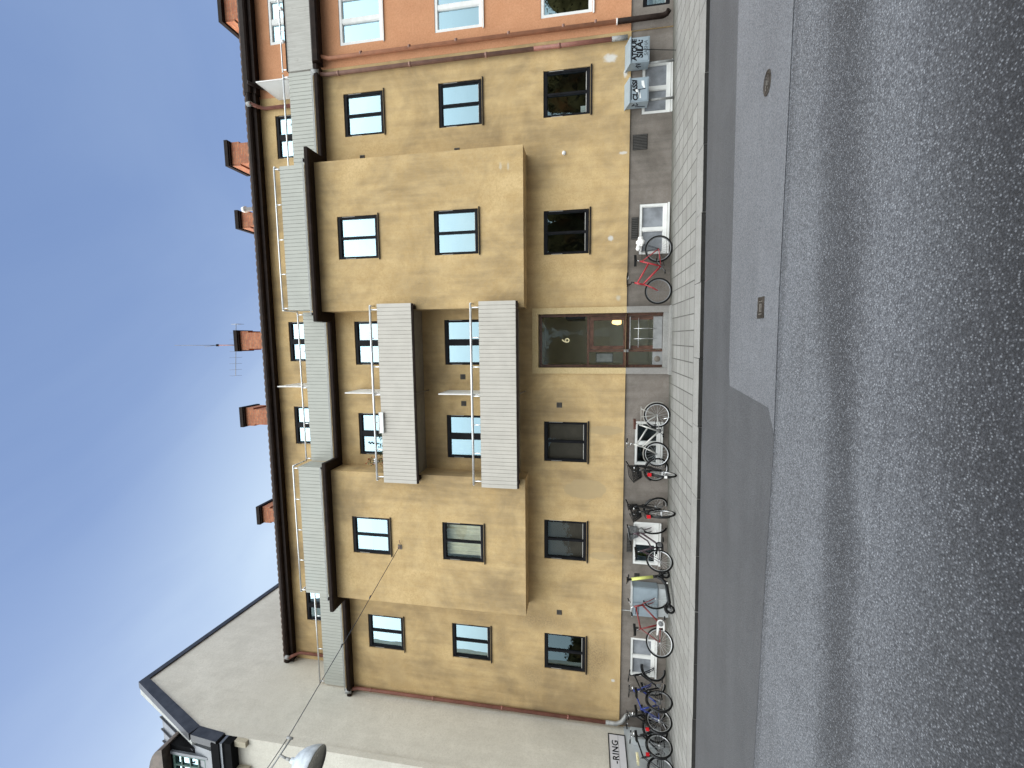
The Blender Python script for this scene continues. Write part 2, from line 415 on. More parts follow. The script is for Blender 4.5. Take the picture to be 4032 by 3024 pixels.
def mat_asphalt(name, lo, hi, stone, stone_scale, stone_amt, rough=0.72, bands=False):
    m, t, b = new_mat(name)
    p = co(t)
    x, y, z = t.sep(p)
    vo = t.node('ShaderNodeTexVoronoi', Vector=p, Scale=stone_scale)
    vo2 = t.node('ShaderNodeTexVoronoi', Vector=p, Scale=stone_scale * 2.1)
    rv = t.sep(vo.outputs['Color'])[0]
    rv2 = t.sep(vo2.outputs['Color'])[1]
    edge = t.ramp(vo.outputs['Distance'], 0.60, 0.20)
    big = t.noise(p, 0.7, 6, 0.65)
    along = t.noise(t.scale(p, (0.12, 1.6, 1)), 1.0, 5, 0.6)
    fine = t.noise(p, 70, 3, 0.7)
    c = t.mix(t.ramp(t.m('ADD', t.m('MULTIPLY', big, 0.5), t.m('MULTIPLY', along, 0.5)), 0.36, 0.64), lo, hi)
    amt = stone_amt
    if bands:                           # oil and rubber blacken the wheel tracks; colour also darkens towards the camera side
        wav = t.m('MULTIPLY', t.noise(t.scale(p, (0.5, 0.9, 1)), 1.0, 6, 0.62), 0.8)
        yy = t.m('ADD', t.m('ADD', y, t.m('MULTIPLY', x, -0.06)), wav)
        tr1 = t.m('MULTIPLY', t.ramp(t.m('ABSOLUTE', t.m('ADD', yy, 7.30)), 0.55, 0.05), 0.62)
        tr2 = t.m('MULTIPLY', t.ramp(t.m('ABSOLUTE', t.m('ADD', yy, 8.75)), 0.60, 0.05), 0.50)
        tr3 = t.m('MULTIPLY', t.ramp(yy, -7.4, -9.2), 1.0)
        trk = t.m('MAXIMUM', t.m('MAXIMUM', tr1, tr2), tr3)
        c = t.mix(trk, c, t.mix(1.0, c, (0.15, 0.15, 0.165), 'MULTIPLY'))
        amt = t.m('MULTIPLY_ADD', trk, -0.42, stone_amt)
        jd = t.m('ADD', t.m('ADD', y, 6.37), t.m('MULTIPLY', x, 0.038))
        jd = t.m('ADD', jd, t.m('MULTIPLY', t.m('SUBTRACT', wav, 0.25), 0.10))
        jn = t.m('MULTIPLY', t.ramp(t.m('ABSOLUTE', jd), 0.13, 0.01), 0.42)
        kd = t.m('ADD', t.m('ADD', y, 8.25), t.m('MULTIPLY', x, 0.07))
        kd = t.m('ADD', kd, t.m('MULTIPLY', t.m('SUBTRACT', wav, 0.25), 0.25))
        kn = t.m('MULTIPLY', t.ramp(t.m('ABSOLUTE', kd), 0.035, 0.005), 0.22)
        c = t.mix(t.m('MAXIMUM', jn, kn), c, t.mix(1.0, c, (0.35, 0.35, 0.37), 'MULTIPLY'))
    # every stone has its own grey, set in darker binder
    val = t.m('ADD', t.m('MULTIPLY', rv, 0.62), t.m('MULTIPLY', rv2, 0.38))
    hi_ = t.m('MULTIPLY', t.m('MULTIPLY', t.ramp(val, 0.48, 0.95), edge), amt)
    lo_ = t.m('MULTIPLY', t.ramp(val, 0.52, 0.12), stone_amt)
    gap = t.m('MULTIPLY', t.m('MULTIPLY', t.ramp(vo.outputs['Distance'], 0.38, 0.75), t.ramp(fine, 0.3, 0.6)), stone_amt)
    c = t.mix(hi_, c, stone)
    c = t.mix(t.m('MULTIPLY', lo_, 0.70), c, t.mix(1.0, c, (0.25, 0.25, 0.27), 'MULTIPLY'))
    c = t.mix(t.m('MULTIPLY', gap, 0.65), c, t.mix(1.0, c, (0.22, 0.22, 0.24), 'MULTIPLY'))
    t.put(b.inputs['Base Color'], c)
    b.inputs['Roughness'].default_value = rough
    bump(t, b, t.m('ADD', t.m('MULTIPLY', vo.outputs['Distance'], -1.0), t.m('MULTIPLY', fine, 0.4)), 0.55, 0.01)
    return m


M['asphalt'] = mat_asphalt('coarse_asphalt', (0.116, 0.119, 0.130), (0.148, 0.153, 0.168), (0.29, 0.30, 0.325), 66, 0.9, 0.78, True)
M['asphalt_light'] = mat_asphalt('pale_patch_asphalt', (0.128, 0.131, 0.143), (0.160, 0.164, 0.178), (0.25, 0.257, 0.277), 66, 0.65)
M['asphalt_grey'] = mat_asphalt('smooth_gutter_asphalt', (0.066, 0.067, 0.073), (0.086, 0.087, 0.094), (0.13, 0.132, 0.14), 80, 0.5)
M['seam_tar'] = mat_asphalt('tar_seam', (0.075, 0.077, 0.083), (0.10, 0.103, 0.11), (0.16, 0.165, 0.17), 55, 0.5)


def mat_ground():
    m, t, b = new_mat('far_ground')
    p = co(t)
    n = t.noise(p, 0.3, 5, 0.6)
    t.put(b.inputs['Base Color'], t.mix(n, (0.08, 0.08, 0.08), (0.13, 0.13, 0.13)))
    b.inputs['Roughness'].default_value = 0.9
    return m


M['ground'] = mat_ground()


# ------------------------------------------------------------------ mesh helper
class MB:
    def __init__(s):
        s.v, s.f, s.sm = [], [], []

    def quad(s, a, b, c, d):
        i = len(s.v)
        s.v += [tuple(a), tuple(b), tuple(c), tuple(d)]
        s.f.append((i, i + 1, i + 2, i + 3))
        s.sm.append(False)

    def poly(s, pts):
        i = len(s.v)
        s.v += [tuple(p) for p in pts]
        s.f.append(tuple(range(i, i + len(pts))))
        s.sm.append(False)

    def box(s, x0, x1, y0, y1, z0, z1):
        i = len(s.v)
        s.v += [(x, y, z) for z in (z0, z1) for y in (y0, y1) for x in (x0, x1)]
        for q in ((0, 2, 3, 1), (4, 5, 7, 6), (0, 1, 5, 4), (2, 6, 7, 3), (0, 4, 6, 2), (1, 3, 7, 5)):
            s.f.append(tuple(i + k for k in q))
            s.sm.append(False)
        return s

    def hexa(s, lo, hi):
        """a block from four bottom and four top points"""
        i = len(s.v)
        s.v += [tuple(p) for p in list(lo) + list(hi)]
        for q in ((3, 2, 1, 0), (4, 5, 6, 7), (0, 1, 5, 4), (1, 2, 6, 5), (2, 3, 7, 6), (3, 0, 4, 7)):
            s.f.append(tuple(i + k for k in q))
            s.sm.append(False)
        return s

    def prism(s, pts, d):
        """extrude a 3D polygon by vector d"""
        d = Vector(d)
        a = [Vector(p) for p in pts]
        n = len(a)
        i = len(s.v)
        s.v += [tuple(p) for p in a] + [tuple(p + d) for p in a]
        s.f.append(tuple(range(i, i + n)))
        s.f.append(tuple(range(i + 2 * n - 1, i + n - 1, -1)))
        s.sm += [False, False]
        for k in range(n):
            s.f.append((i + (k + 1) % n, i + k, i + n + k, i + n + (k + 1) % n))
            s.sm.append(False)
        return s

    def tube(s, pts, r, seg=8, caps=True):
        pts = [Vector(p) for p in pts]
        rs = r if isinstance(r, (list, tuple)) else [r] * len(pts)
        base = len(s.v)
        ref = None
        for k, p in enumerate(pts):
            if k == 0:
                t = pts[1] - p
            elif k == len(pts) - 1:
                t = p - pts[k - 1]
            else:
                t = (pts[k + 1] - p).normalized() + (p - pts[k - 1]).normalized()
            t.normalize()
            if ref is None:
                ref = Vector((0, 0, 1)) if abs(t.z) < 0.9 else Vector((1, 0, 0))
            a = t.cross(ref).normalized()
            bb = a.cross(t).normalized()
            ref = bb
            for j in range(seg):
                an = 2 * math.pi * j / seg
                s.v.append(tuple(p + (a * math.cos(an) + bb * math.sin(an)) * rs[k]))
        for k in range(len(pts) - 1):
            for j in range(seg):
                j2 = (j + 1) % seg
                s.f.append((base + k * seg + j, base + k * seg + j2, base + (k + 1) * seg + j2, base + (k + 1) * seg + j))
                s.sm.append(True)
        if caps:
            s.f.append(tuple(base + j for j in reversed(range(seg))))
            s.f.append(tuple(base + (len(pts) - 1) * seg + j for j in range(seg)))
            s.sm += [False, False]
        return s

    def torus(s, c, r, r2, tf=None, seg=32, sseg=8, a0=0.0, a1=2 * math.pi, flat=1.0):
        """ring in the local xz plane"""
        full = abs(a1 - a0 - 2 * math.pi) < 1e-6
        n = seg if full else seg + 1
        base = len(s.v)
        for i in range(n):
            a = a0 + (a1 - a0) * i / seg
            for j in range(sseg):
                b = 2 * math.pi * j / sseg
                rr = r + r2 * math.cos(b)
                p = Vector((c[0] + rr * math.cos(a), c[1] + r2 * flat * math.sin(b), c[2] + rr * math.sin(a)))
                s.v.append(tuple(tf(p) if tf else p))
        for i in range(n if full else n - 1):
            i2 = (i + 1) % n
            for j in range(sseg):
                j2 = (j + 1) % sseg
                s.f.append((base + i * sseg + j, base + i2 * sseg + j, base + i2 * sseg + j2, base + i * sseg + j2))
                s.sm.append(True)
        return s

    def lathe(s, c, prof, axis, seg=24, tf=None):
        """revolve (radius, height) profile about an axis through c"""
        ax = Vector(axis).normalized()
        a = ax.cross(Vector((0, 0, 1)) if abs(ax.z) < 0.9 else Vector((1, 0, 0))).normalized()
        b = ax.cross(a).normalized()
        c = Vector(c)
        base = len(s.v)
        for (r, h) in prof:
            for j in range(seg):
                an = 2 * math.pi * j / seg
                p = c + ax * h + (a * math.cos(an) + b * math.sin(an)) * r
                s.v.append(tuple(tf(p) if tf else p))
        for k in range(len(prof) - 1):
            for j in range(seg):
                j2 = (j + 1) % seg
                s.f.append((base + k * seg + j, base + k * seg + j2, base + (k + 1) * seg + j2, base + (k + 1) * seg + j))
                s.sm.append(True)
        return s

    def build(s, name, mat, parent=None, bevel=0.0):
        me = bpy.data.meshes.new(name)
        off = Vector((0, 0, 0))
        q = parent
        while q is not None:
            off += Vector(q.get('base', (0, 0, 0)))
            q = q.parent
        if off.length > 0:
            me.from_pydata([(x - off.x, y - off.y, z - off.z) for x, y, z in s.v], [], s.f)
        else:
            me.from_pydata(s.v, [], s.f)
        me.polygons.foreach_set('use_smooth', s.sm)
        me.update()
        bm = bmesh.new()
        bm.from_mesh(me)
        bmesh.ops.recalc_face_normals(bm, faces=bm.faces)
        bm.to_mesh(me)
        bm.free()
        me.materials.append(mat)
        o = bpy.data.objects.new(name, me)
        COL.objects.link(o)
        if parent is not None:
            o.parent = parent
        if bevel:
            md = o.modifiers.new('bevel', 'BEVEL')
            md.width = bevel
            md.segments = 2
            md.limit_method = 'ANGLE'
        return o


def tag(o, label=None, cat=None, group=None, kind=None):
    if label:
        o['label'] = label
    if cat:
        o['category'] = cat
    if group:
        o['group'] = group
    if kind:
        o['kind'] = kind
    return o


def thing(name, label, cat, base=(0, 0, 0), group=None, world=True):
    """an Empty at the thing's base; world=True: its parts are written in world coordinates"""
    o = bpy.data.objects.new(name, None)
    o.empty_display_size = 0.3
    COL.objects.link(o)
    o.location = base
    if world:
        o['base'] = tuple(base)
    return tag(o, label, cat, group)


def text_mesh(body, size, mat, name, parent, loc, xdir, ydir, depth=0.002, shear=0.0, align='CENTER', bold=0.0, spacing=1.0):
    """lettering as a thin mesh: xdir is the reading direction, ydir is up the letters"""
    cu_ = bpy.data.curves.new(name + '_curve', 'FONT')
    cu_.body = body
    cu_.size = size
    cu_.extrude = depth
    cu_.align_x = align
    cu_.align_y = 'CENTER'
    cu_.shear = shear
    cu_.offset = bold
    cu_.space_character = spacing
    tmp = bpy.data.objects.new(name + '_tmp', cu_)
    COL.objects.link(tmp)
    bpy.context.view_layer.update()
    dg = bpy.context.evaluated_depsgraph_get()
    me = bpy.data.meshes.new_from_object(tmp.evaluated_get(dg))
    bpy.data.objects.remove(tmp)
    xd, yd = Vector(xdir).normalized(), Vector(ydir).normalized()
    zd = xd.cross(yd)
    off = Vector((0, 0, 0))
    q = parent
    while q is not None:
        off += Vector(q.get('base', (0, 0, 0)))
        q = q.parent
    L = Vector(loc) - off
    for vtx in me.vertices:
        c = vtx.co
        vtx.co = L + xd * c.x + yd * c.y + zd * c.z
    me.materials.clear()
    me.materials.append(mat)
    o = bpy.data.objects.new(name, me)
    COL.objects.link(o)
    o.parent = parent
    return o


SX = 0.0160623           # the street climbs gently to the right


def gz(x, off=0.0):
    return SX * max(-60, min(60, x)) + off


def sheet(mb, pts, off):
    mb.poly([(x, y, gz(x, off)) for x, y in pts])


# ------------------------------------------------------------------ ground
def structure(name, mb, mat):
    return tag(mb.build(name, mat), kind='structure')


b = MB()
for x0, x1 in ((-600, -60), (-60, 60), (60, 600)):
    b.quad((x0, -600, gz(x0, -0.25)), (x1, -600, gz(x1, -0.25)), (x1, 600, gz(x1, -0.25)), (x0, 600, gz(x0, -0.25)))
structure('ground', b, M['ground'])
b = MB()
sheet(b, [(-60, -16), (60, -16), (60, -3.10), (-60, -3.10)], -0.060)
structure('road', b, M['asphalt'])
b = MB()      # older smooth strip by the kerb
sheet(b, [(-60, -6.9), (-5.0, -6.12), (-2.7, -6.24), (-0.35, -6.38), (-0.01, -6.20), (0.10, -4.73), (1.2, -4.68), (60, -4.69), (60, -3.11), (-60, -3.11)], -0.056)
structure('road_gutter_strip', b, M['asphalt_grey'])
b = MB()      # paler resurfaced strip on the right
sheet(b, [(-0.01, -6.20), (-0.30, -6.38), (1.29, -6.38), (4.41, -6.48), (60, -7.4), (60, -4.69), (2.4, -4.68), (0.35, -4.67), (0.10, -4.73)], -0.052)
structure('road_resurfaced_strip', b, M['asphalt_light'])
b = MB()
b.hexa([(-60, -2.62, gz(-60, -0.3)), (60, -2.62, gz(60, -0.3)), (60, 0.3, gz(60, -0.3)), (-60, 0.3, gz(-60, -0.3))],
       [(-60, -2.62, gz(-60)), (60, -2.62, gz(60)), (60, 0.3, gz(60)), (-60, 0.3, gz(-60))])
structure('pavement', b, M['slabs'])
b = MB()
x = -40.0
while x < 40:
    L = rnd.uniform(1.15, 1.5)
    x2 = x + L - 0.012
    j = rnd.uniform(-0.006, 0.006)
    y0 = -3.09 + rnd.uniform(-0.012, 0.012)
    top = 0.004
    b.hexa([(x, y0, gz(x, -0.2)), (x2, y0, gz(x2, -0.2)), (x2, -2.625, gz(x2, -0.2)), (x, -2.625, gz(x, -0.2))],
           [(x, y0 + 0.012, gz(x, top + j)), (x2, y0 + 0.012, gz(x2, top + j)), (x2, -2.625, gz(x2, top)), (x, -2.625, gz(x, top))])
    x += L
kerb = structure('kerb', b, M['kerb'])
kerb.data.materials.append(M['kerb_shade_dirt'])
for pl in kerb.data.polygons:           # street face painted near black: its shade and road dirt in one colour
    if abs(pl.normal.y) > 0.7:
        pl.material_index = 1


# ------------------------------------------------------------------ building blocks
def wall_xz(mb, y, x0, x1, z0, z1, holes=(), depth=0.14, back=True):
    """a wall sheet at y with real openings and their reveals (towards +y)"""
    hs = [(max(a, x0), min(b_, x1), max(c, z0), min(d, z1)) for a, b_, c, d in holes if b_ > x0 and a < x1 and d > z0 and c < z1]
    xs = sorted({x0, x1} | {h[0] for h in hs} | {h[1] for h in hs})
    zs = sorted({z0, z1} | {h[2] for h in hs} | {h[3] for h in hs})
    for i in range(len(xs) - 1):
        for k in range(len(zs) - 1):
            cx, cz = (xs[i] + xs[i + 1]) / 2, (zs[k] + zs[k + 1]) / 2
            if any(h[0] < cx < h[1] and h[2] < cz < h[3] for h in hs):
                continue
            mb.quad((xs[i], y, zs[k]), (xs[i + 1], y, zs[k]), (xs[i + 1], y, zs[k + 1]), (xs[i], y, zs[k + 1]))
    for a, b_, c, d in hs:
        e = y + depth
        mb.quad((a, y, c), (b_, y, c), (b_, e, c), (a, e, c))
        mb.quad((a, y, d), (a, e, d), (b_, e, d), (b_, y, d))
        mb.quad((a, y, c), (a, e, c), (a, e, d), (a, y, d))
        mb.quad((b_, y, c), (b_, y, d), (b_, e, d), (b_, e, c))


def room_box(mb, x0, x1, z0, z1, y, d=1.6):
    g = 0.35
    mb.quad((x0 - g, y + d, z0 - g), (x1 + g, y + d, z0 - g), (x1 + g, y + d, z1 + g), (x0 - g, y + d, z1 + g))
    for (a, b_) in (((x0 - g), (x0 - g)), ((x1 + g), (x1 + g))):
        mb.quad((a, y, z0 - g), (a, y + d, z0 - g), (a, y + d, z1 + g), (a, y, z1 + g))
    for c in (z0 - g, z1 + g):
        mb.quad((x0 - g, y, c), (x1 + g, y, c), (x1 + g, y + d, c), (x0 - g, y + d, c))


def window(parent, x0, x1, z0, z1, y, mat='black_frame', mull=0.035, side=0.055, top=0.085, bot=0.075, sill=True, inset=0.025, split=None, hinge=True, label=None, pane='glass', extra=None, door=False):
    """frame with mullion, glass sheet, sill and hinge strips, set into a wall at y"""
    yf, yb = y + inset, y + inset + 0.075
    g = 0.004
    m = MB()
    m.box(x0 + g, x0 + side, yf, yb, z0 + g, z1 - g)
    m.box(x1 - side, x1 - g, yf, yb, z0 + g, z1 - g)
    m.box(x0 + side, x1 - side, yf, yb, z1 - top, z1 - g)
    m.box(x0 + side, x1 - side, yf, yb, z0 + g, z0 + bot)
    mid = (x0 + x1) / 2 if split is None else split
    m.box(mid - mull / 2, mid + mull / 2, yf + 0.008, yb - 0.004, z0 + bot, z1 - top)
    s2 = 0.018                         # thin inner sash bead
    for a, c in ((x0 + side, mid - mull / 2), (mid + mull / 2, x1 - side)):
        m.box(a, a + s2, yf + 0.02, yb, z0 + bot, z1 - top)
        m.box(c - s2, c, yf + 0.02, yb, z0 + bot, z1 - top)
        m.box(a + s2, c - s2, yf + 0.02, yb, z1 - top - s2, z1 - top)
        m.box(a + s2, c - s2, yf + 0.02, yb, z0 + bot, z0 + bot + s2)
    f = m.build('window', M[mat], parent)
    if label:
        f['label'] = label
    p = MB()
    p.quad((x0 + side - 0.005, yb - 0.020, z0 + bot - 0.005), (x1 - side + 0.005, yb - 0.020, z0 + bot - 0.005), (x1 - side + 0.005, yb - 0.020, z1 - top + 0.005), (x0 + side - 0.005, yb - 0.020, z1 - top + 0.005))
    p.build('pane', M[pane], f)
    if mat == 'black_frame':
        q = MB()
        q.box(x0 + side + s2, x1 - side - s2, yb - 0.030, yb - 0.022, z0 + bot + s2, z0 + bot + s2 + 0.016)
        q.build('sill_reflection', M['hinge'], f)  # pale strip painted in for the lit inner sill reflected at the pane foot
    if sill:
        q = MB()
        q.hexa([(x0 - 0.035, y - 0.035, z0 - 0.045), (x1 + 0.035, y - 0.035, z0 - 0.045), (x1 + 0.035, y + 0.02, z0 - 0.035), (x0 - 0.035, y + 0.02, z0 - 0.035)],
               [(x0 - 0.035, y - 0.035, z0 - 0.022), (x1 + 0.035, y - 0.035, z0 - 0.022), (x1 + 0.035, y + 0.02, z0 + 0.002), (x0 - 0.035, y + 0.02, z0 + 0.002)])
        q.build('sill', M[mat], f)
    if hinge:
        q = MB()
        q.box(x1 - 0.020, x1 - 0.010, yf - 0.006, yf - 0.001, z1 - 0.52, z1 - 0.14)
        q.box(x0 + 0.010, x0 + 0.020, yf - 0.006, yf - 0.001, z1 - 0.50, z1 - 0.20)
        q.build('hinge_strip', M['hinge'], f)
    return f


def wavy(mb, x0, x1, y, z0, z1, amp=0.05, wl=0.16, ph=0.0):
    n = max(4, int((x1 - x0) / wl * 8))
    for i in range(n):
        a, c = x0 + (x1 - x0) * i / n, x0 + (x1 - x0) * (i + 1) / n
        ya, yc = y + amp * math.sin(a / wl * 6.283 + ph), y + amp * math.sin(c / wl * 6.283 + ph)
        mb.quad((a, ya, z0), (c, yc, z0), (c, yc, z1), (a, ya, z1))
        mb.sm[-1] = True


def ribbed(mb, p0, p1, z0, z1, out, pitch=0.104, groove=0.011, gd=0.013, th=0.03):
    """sheet cladding of vertical boards: real grooves; p0, p1 in plan, out = unit normal in plan"""
    p0, p1, out = Vector((p0[0], p0[1])), Vector((p1[0], p1[1])), Vector(out)
    d = p1 - p0
    L = d.length
    d.normalize()
    n = max(1, round(L / pitch))
    pr = []
    for i in range(n):
        a, c = i * L / n, (i + 1) * L / n
        lip = 0.004 * (1 if i % 2 else 0.4)
        pr += [(a + groove * 0.5, lip), (c - groove * 0.5, 0.0), (c - groove * 0.3, -gd), (c + groove * 0.3, -gd)]
    pr = [(0, 0)] + pr[:-2] + [(L, 0)]
    P3 = lambda q, z: (p0.x + d.x * q[0] + out.x * q[1], p0.y + d.y * q[0] + out.y * q[1], z)
    for a, c in zip(pr[:-1], pr[1:]):
        mb.quad(P3(a, z0), P3(c, z0), P3(c, z1), P3(a, z1))
    mb.quad(P3((0, -th), z0), P3((L, -th), z0), P3((L, -th), z1), P3((0, -th), z1))
    mb.quad(P3((0, -th), z1), P3((L, -th), z1), P3((L, 0), z1), P3((0, 0), z1))
    mb.quad(P3((0, -th), z0), P3((L, -th), z0), P3((L, 0), z0), P3((0, 0), z0))
    mb.quad(P3((0, 0), z0), P3((0, -th), z0), P3((0, -th), z1), P3((0, 0), z1))
    mb.quad(P3((L, 0), z0), P3((L, -th), z0), P3((L, -th), z1), P3((L, 0), z1))


def offset_path(path, d):
    """offset an open plan polyline to its street side by d with mitres"""
    out = []
    n = len(path)
    for i, p in enumerate(path):
        p = Vector(p)
        nn = []
        if i > 0:
            t = (p - Vector(path[i - 1])).normalized()
            nn.append(Vector((t.y, -t.x)))
        if i < n - 1:
            t = (Vector(path[i + 1]) - p).normalized()
            nn.append(Vector((t.y, -t.x)))
        if len(nn) == 2:
            m = (nn[0] + nn[1]).normalized()
            m = m / max(0.2, m.dot(nn[0]))
        else:
            m = nn[0]
        out.append((p.x + m.x * d, p.y + m.y * d))
    return out


def sweep(mb, path, prof, smooth=False, ends=True):
    """sweep (out, z) profile along a plan polyline"""
    rows = [[(x, y, z) for (x, y) in offset_path(path, o)] for o, z in prof]
    rows = [[(px, py, prof[k][1]) for (px, py) in offset_path(path, prof[k][0])] for k in range(len(prof))]
    for a, b_ in zip(rows[:-1], rows[1:]):
        for i in range(len(path) - 1):
            mb.quad(a[i], a[i + 1], b_[i + 1], b_[i])
            mb.sm[-1] = smooth
    if ends:
        mb.poly([r_[0] for r_ in rows])
        mb.poly([r_[-1] for r_ in rows])


XL, XR = -10.475, 8.42
BY = -0.633
BL = (-6.882, -2.937)
BR = (1.678, 5.701)
ZP, ZB, ZT = 1.123, 3.772, 9.83
Gz, Fz, Sz = (2.119, 3.316), (4.959, 6.158), (7.755, 8.936)
FACADE = [(XL, 0), (BL[0], 0), (BL[0], BY), (BL[1], BY), (BL[1], 0), (BR[0], 0), (BR[0], BY), (BR[1], BY), (BR[1], 0), (XR, 0)]

# ------------------------------------------------------------------ the yellow house
H = thing('apartment_building', 'tan stuccoed four storey apartment building with two projecting bays and ribbed white balconies', 'building', (-1.0, 0.0, 0.0))
g_cols = [(-8.912, -7.789), (-5.48, -4.311), (-2.588, -1.452), (3.092, 4.236), (6.577, 7.717)]
left, right = (-8.912, -7.789), (6.577, 7.717)
m3, m4 = (-2.594, -1.324), (0.133, 1.412)
bl, br_ = (-5.413, -4.295), (3.085, 4.231)
DOOR = (0.06, 1.515, 0.0, 3.467)
DOORZ = 0.035
holes = [(a, b_, *Gz) for a, b_ in g_cols]
for row in (Fz, Sz):
    holes += [(*left, *row), (*right, *row)]
holes += [(*m3, 4.16, Fz[1]), (*m4, 4.16, Fz[1]), (*m3, 6.98, Sz[1]), (*m4, 6.98, Sz[1])]
b = MB()
wall_xz(b, 0.0, XL, XR, ZP, ZT, holes + [(DOOR[0], DOOR[1], ZP, DOOR[3])])
b.quad((XL, 0, ZP), (XR, 0, ZP), (XR, 0.06, ZP), (XL, 0.06, ZP))
# sides, rear, terrace and the set back top storey
b.quad((XL, 0, -0.5), (XL, 11, -0.5), (XL, 11, ZT), (XL, 0, ZT))
b.quad((XR, 0, -0.5), (XR, 11, -0.5), (XR, 11, ZT), (XR, 0, ZT))
b.quad((XL, 11, -0.5), (XR, 11, -0.5), (XR, 11, 12.6), (XL, 11, 12.6))
b.quad((XL, 0, ZT - 0.05), (XR, 0, ZT - 0.05), (XR, 1.0, ZT - 0.05), (XL, 1.0, ZT - 0.05))
top_holes = [(-8.98, -7.89, 9.95, 11.84), (-2.607, -1.33, 9.95, 11.845), (0.185, 1.48, 9.95, 11.855), (6.599, 7.884, 9.95, 11.855)]
wall_xz(b, 1.0, XL, XR, ZT - 0.05, 12.62, top_holes)
b.quad((XL, 1.0, ZT), (XL, 11, ZT), (XL, 11, 12.6), (XL, 1.0, 12.6))
b.quad((XR, 1.0, ZT), (XR, 11, ZT), (XR, 11, 12.6), (XR, 1.0, 12.6))
b.build('wall', M['stucco'], H)
for bx, win in ((BL, bl), (BR, br_)):
    b = MB()
    wall_xz(b, BY, bx[0], bx[1], ZB, ZT, [(*win, *Fz), (*win, *Sz)])
    for x in bx:
        b.quad((x, BY, ZB), (x, -0.002, ZB), (x, -0.002, ZT), (x, BY, ZT))
    b.quad((bx[0], BY, ZB), (bx[1], BY, ZB), (bx[1], -0.002, ZB), (bx[0], -0.002, ZB))
    b.build('bay', M['stucco'], H)
b = MB()
bw = [(6.455, 7.67, 0.15, 0.84), (3.01, 4.275, 0.15, 0.84), (-2.61, -1.395, 0.165, 0.845), (-5.465, -4.23, 0.145, 0.835), (-8.85, -7.68, 0.165, 0.845)]
wall_xz(b, 0.04, XL, DOOR[0], -0.5, ZP, bw, 0.12)
b.build('plinth', M['plinth'], H)
b = MB()
wall_xz(b, 0.04, DOOR[1], XR, -0.5, ZP, bw, 0.12)
b.build('plinth', M['plinth'], H)
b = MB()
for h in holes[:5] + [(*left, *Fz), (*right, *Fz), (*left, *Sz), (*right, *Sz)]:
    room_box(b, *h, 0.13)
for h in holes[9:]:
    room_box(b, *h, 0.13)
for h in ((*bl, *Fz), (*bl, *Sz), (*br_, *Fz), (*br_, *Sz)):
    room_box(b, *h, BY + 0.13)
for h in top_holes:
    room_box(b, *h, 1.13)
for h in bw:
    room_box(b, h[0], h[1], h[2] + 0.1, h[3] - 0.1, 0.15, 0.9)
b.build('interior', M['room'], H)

for k, h in enumerate(holes[:5]):
    shut = k in (1, 2)                  # roller blinds are down in these two
    f = window(H, *h, 0.0, pane='glass_clear' if shut else 'glass_soft', label='window with brown grey blind down' if shut else None)
    if shut:
        q = MB()
        q.box(h[0] + 0.01, h[1] - 0.01, 0.17, 0.175, h[2] + 0.01, h[3] - 0.01)
        q.build('blind', M['brown_blind'], f)
for row in (Fz, Sz):
    window(H, *left, *row, 0.0)
    window(H, *right, *row, 0.0)
    window(H, *br_, *row, BY)
window(H, *bl, *Sz, BY)
f = window(H, *bl, *Fz, BY, label='window with cream curtains', pane='glass_clear')
q = MB()
wavy(q, bl[0] + 0.08, bl[0] + 0.50, BY + 0.22, Fz[0] + 0.05, Fz[1] - 0.05, 0.025, 0.11)
wavy(q, bl[1] - 0.60, bl[1] - 0.10, BY + 0.24, Fz[0] + 0.05, Fz[1] - 0.05, 0.02, 0.13)
q.box(bl[0] + 0.05, bl[1] - 0.05, BY + 0.30, BY + 0.31, Fz[0] + 0.02, Fz[0] + 0.55)
q.build('curtain', M['curtain'], f)
for i, (wx, z1) in enumerate(((m3, Fz[1]), (m4, Fz[1]), (m3, Sz[1]), (m4, Sz[1]))):
    f = window(H, *wx, z1 - 2.0, z1, 0.0, mull=0.15, sill=False, bot=0.1)
    if i == 0:
        q = MB()
        wavy(q, wx[0] + 0.1, wx[0] + 0.55, 0.24, z1 - 1.9, z1 - 0.08, 0.03, 0.13)
        q.build('curtain', M['curtain'], f)
for k, h in enumerate(top_holes):
    window(H, h[0], h[1], h[2], h[3], 1.0, mull=0.15, sill=False, bot=0.1)
# pale blinds behind some panes
for (wx, row, y, share) in ((left, Fz, 0, 1.0), (br_, Sz, BY, 1.0), (bl, Sz, BY, 0.45)):
    if share > 0:
        q = MB()
        q.box(wx[0] + 0.03, wx[1] - 0.03, y + 0.20, y + 0.205, row[1] - 1.15 * share, row[1] - 0.05)
        q.build('blind', M['blind'], H)
# a slip of paper propped in the right ground floor window
q = MB()
q.box(6.70, 6.86, 0.16, 0.164, 2.20, 2.36)
q.build('paper_slip', M['paper'], H)

# basement windows, white timber, frosted glass
for k, h in enumerate(bw):
    f = window(H, h[0], h[1], h[2], h[3], 0.04, mat='white_frame', mull=0.075, side=0.06, top=0.06, bot=0.085, sill=False, inset=0.012, hinge=False, label='low white basement window', pane='frost' if k in (0, 1, 4) else 'glass_clear')
    q = MB()
    q.box(h[0] - 0.0, h[1] + 0.0, -0.0, 0.05, h[2] - 0.05, h[2] - 0.003)
    q.build('sill', M['white_frame'], f)
b = MB()
b.box(-4.90, -4.30, 0.075, 0.085, 0.22, 0.79)
b.build('blanking_panel', M['white_plastic'], H)
b = MB()
b.tube([(-4.46, 0.075, 0.62), (-4.46, -0.07, 0.62)], 0.065, 14)
b.build('flue', M['zinc'], H)

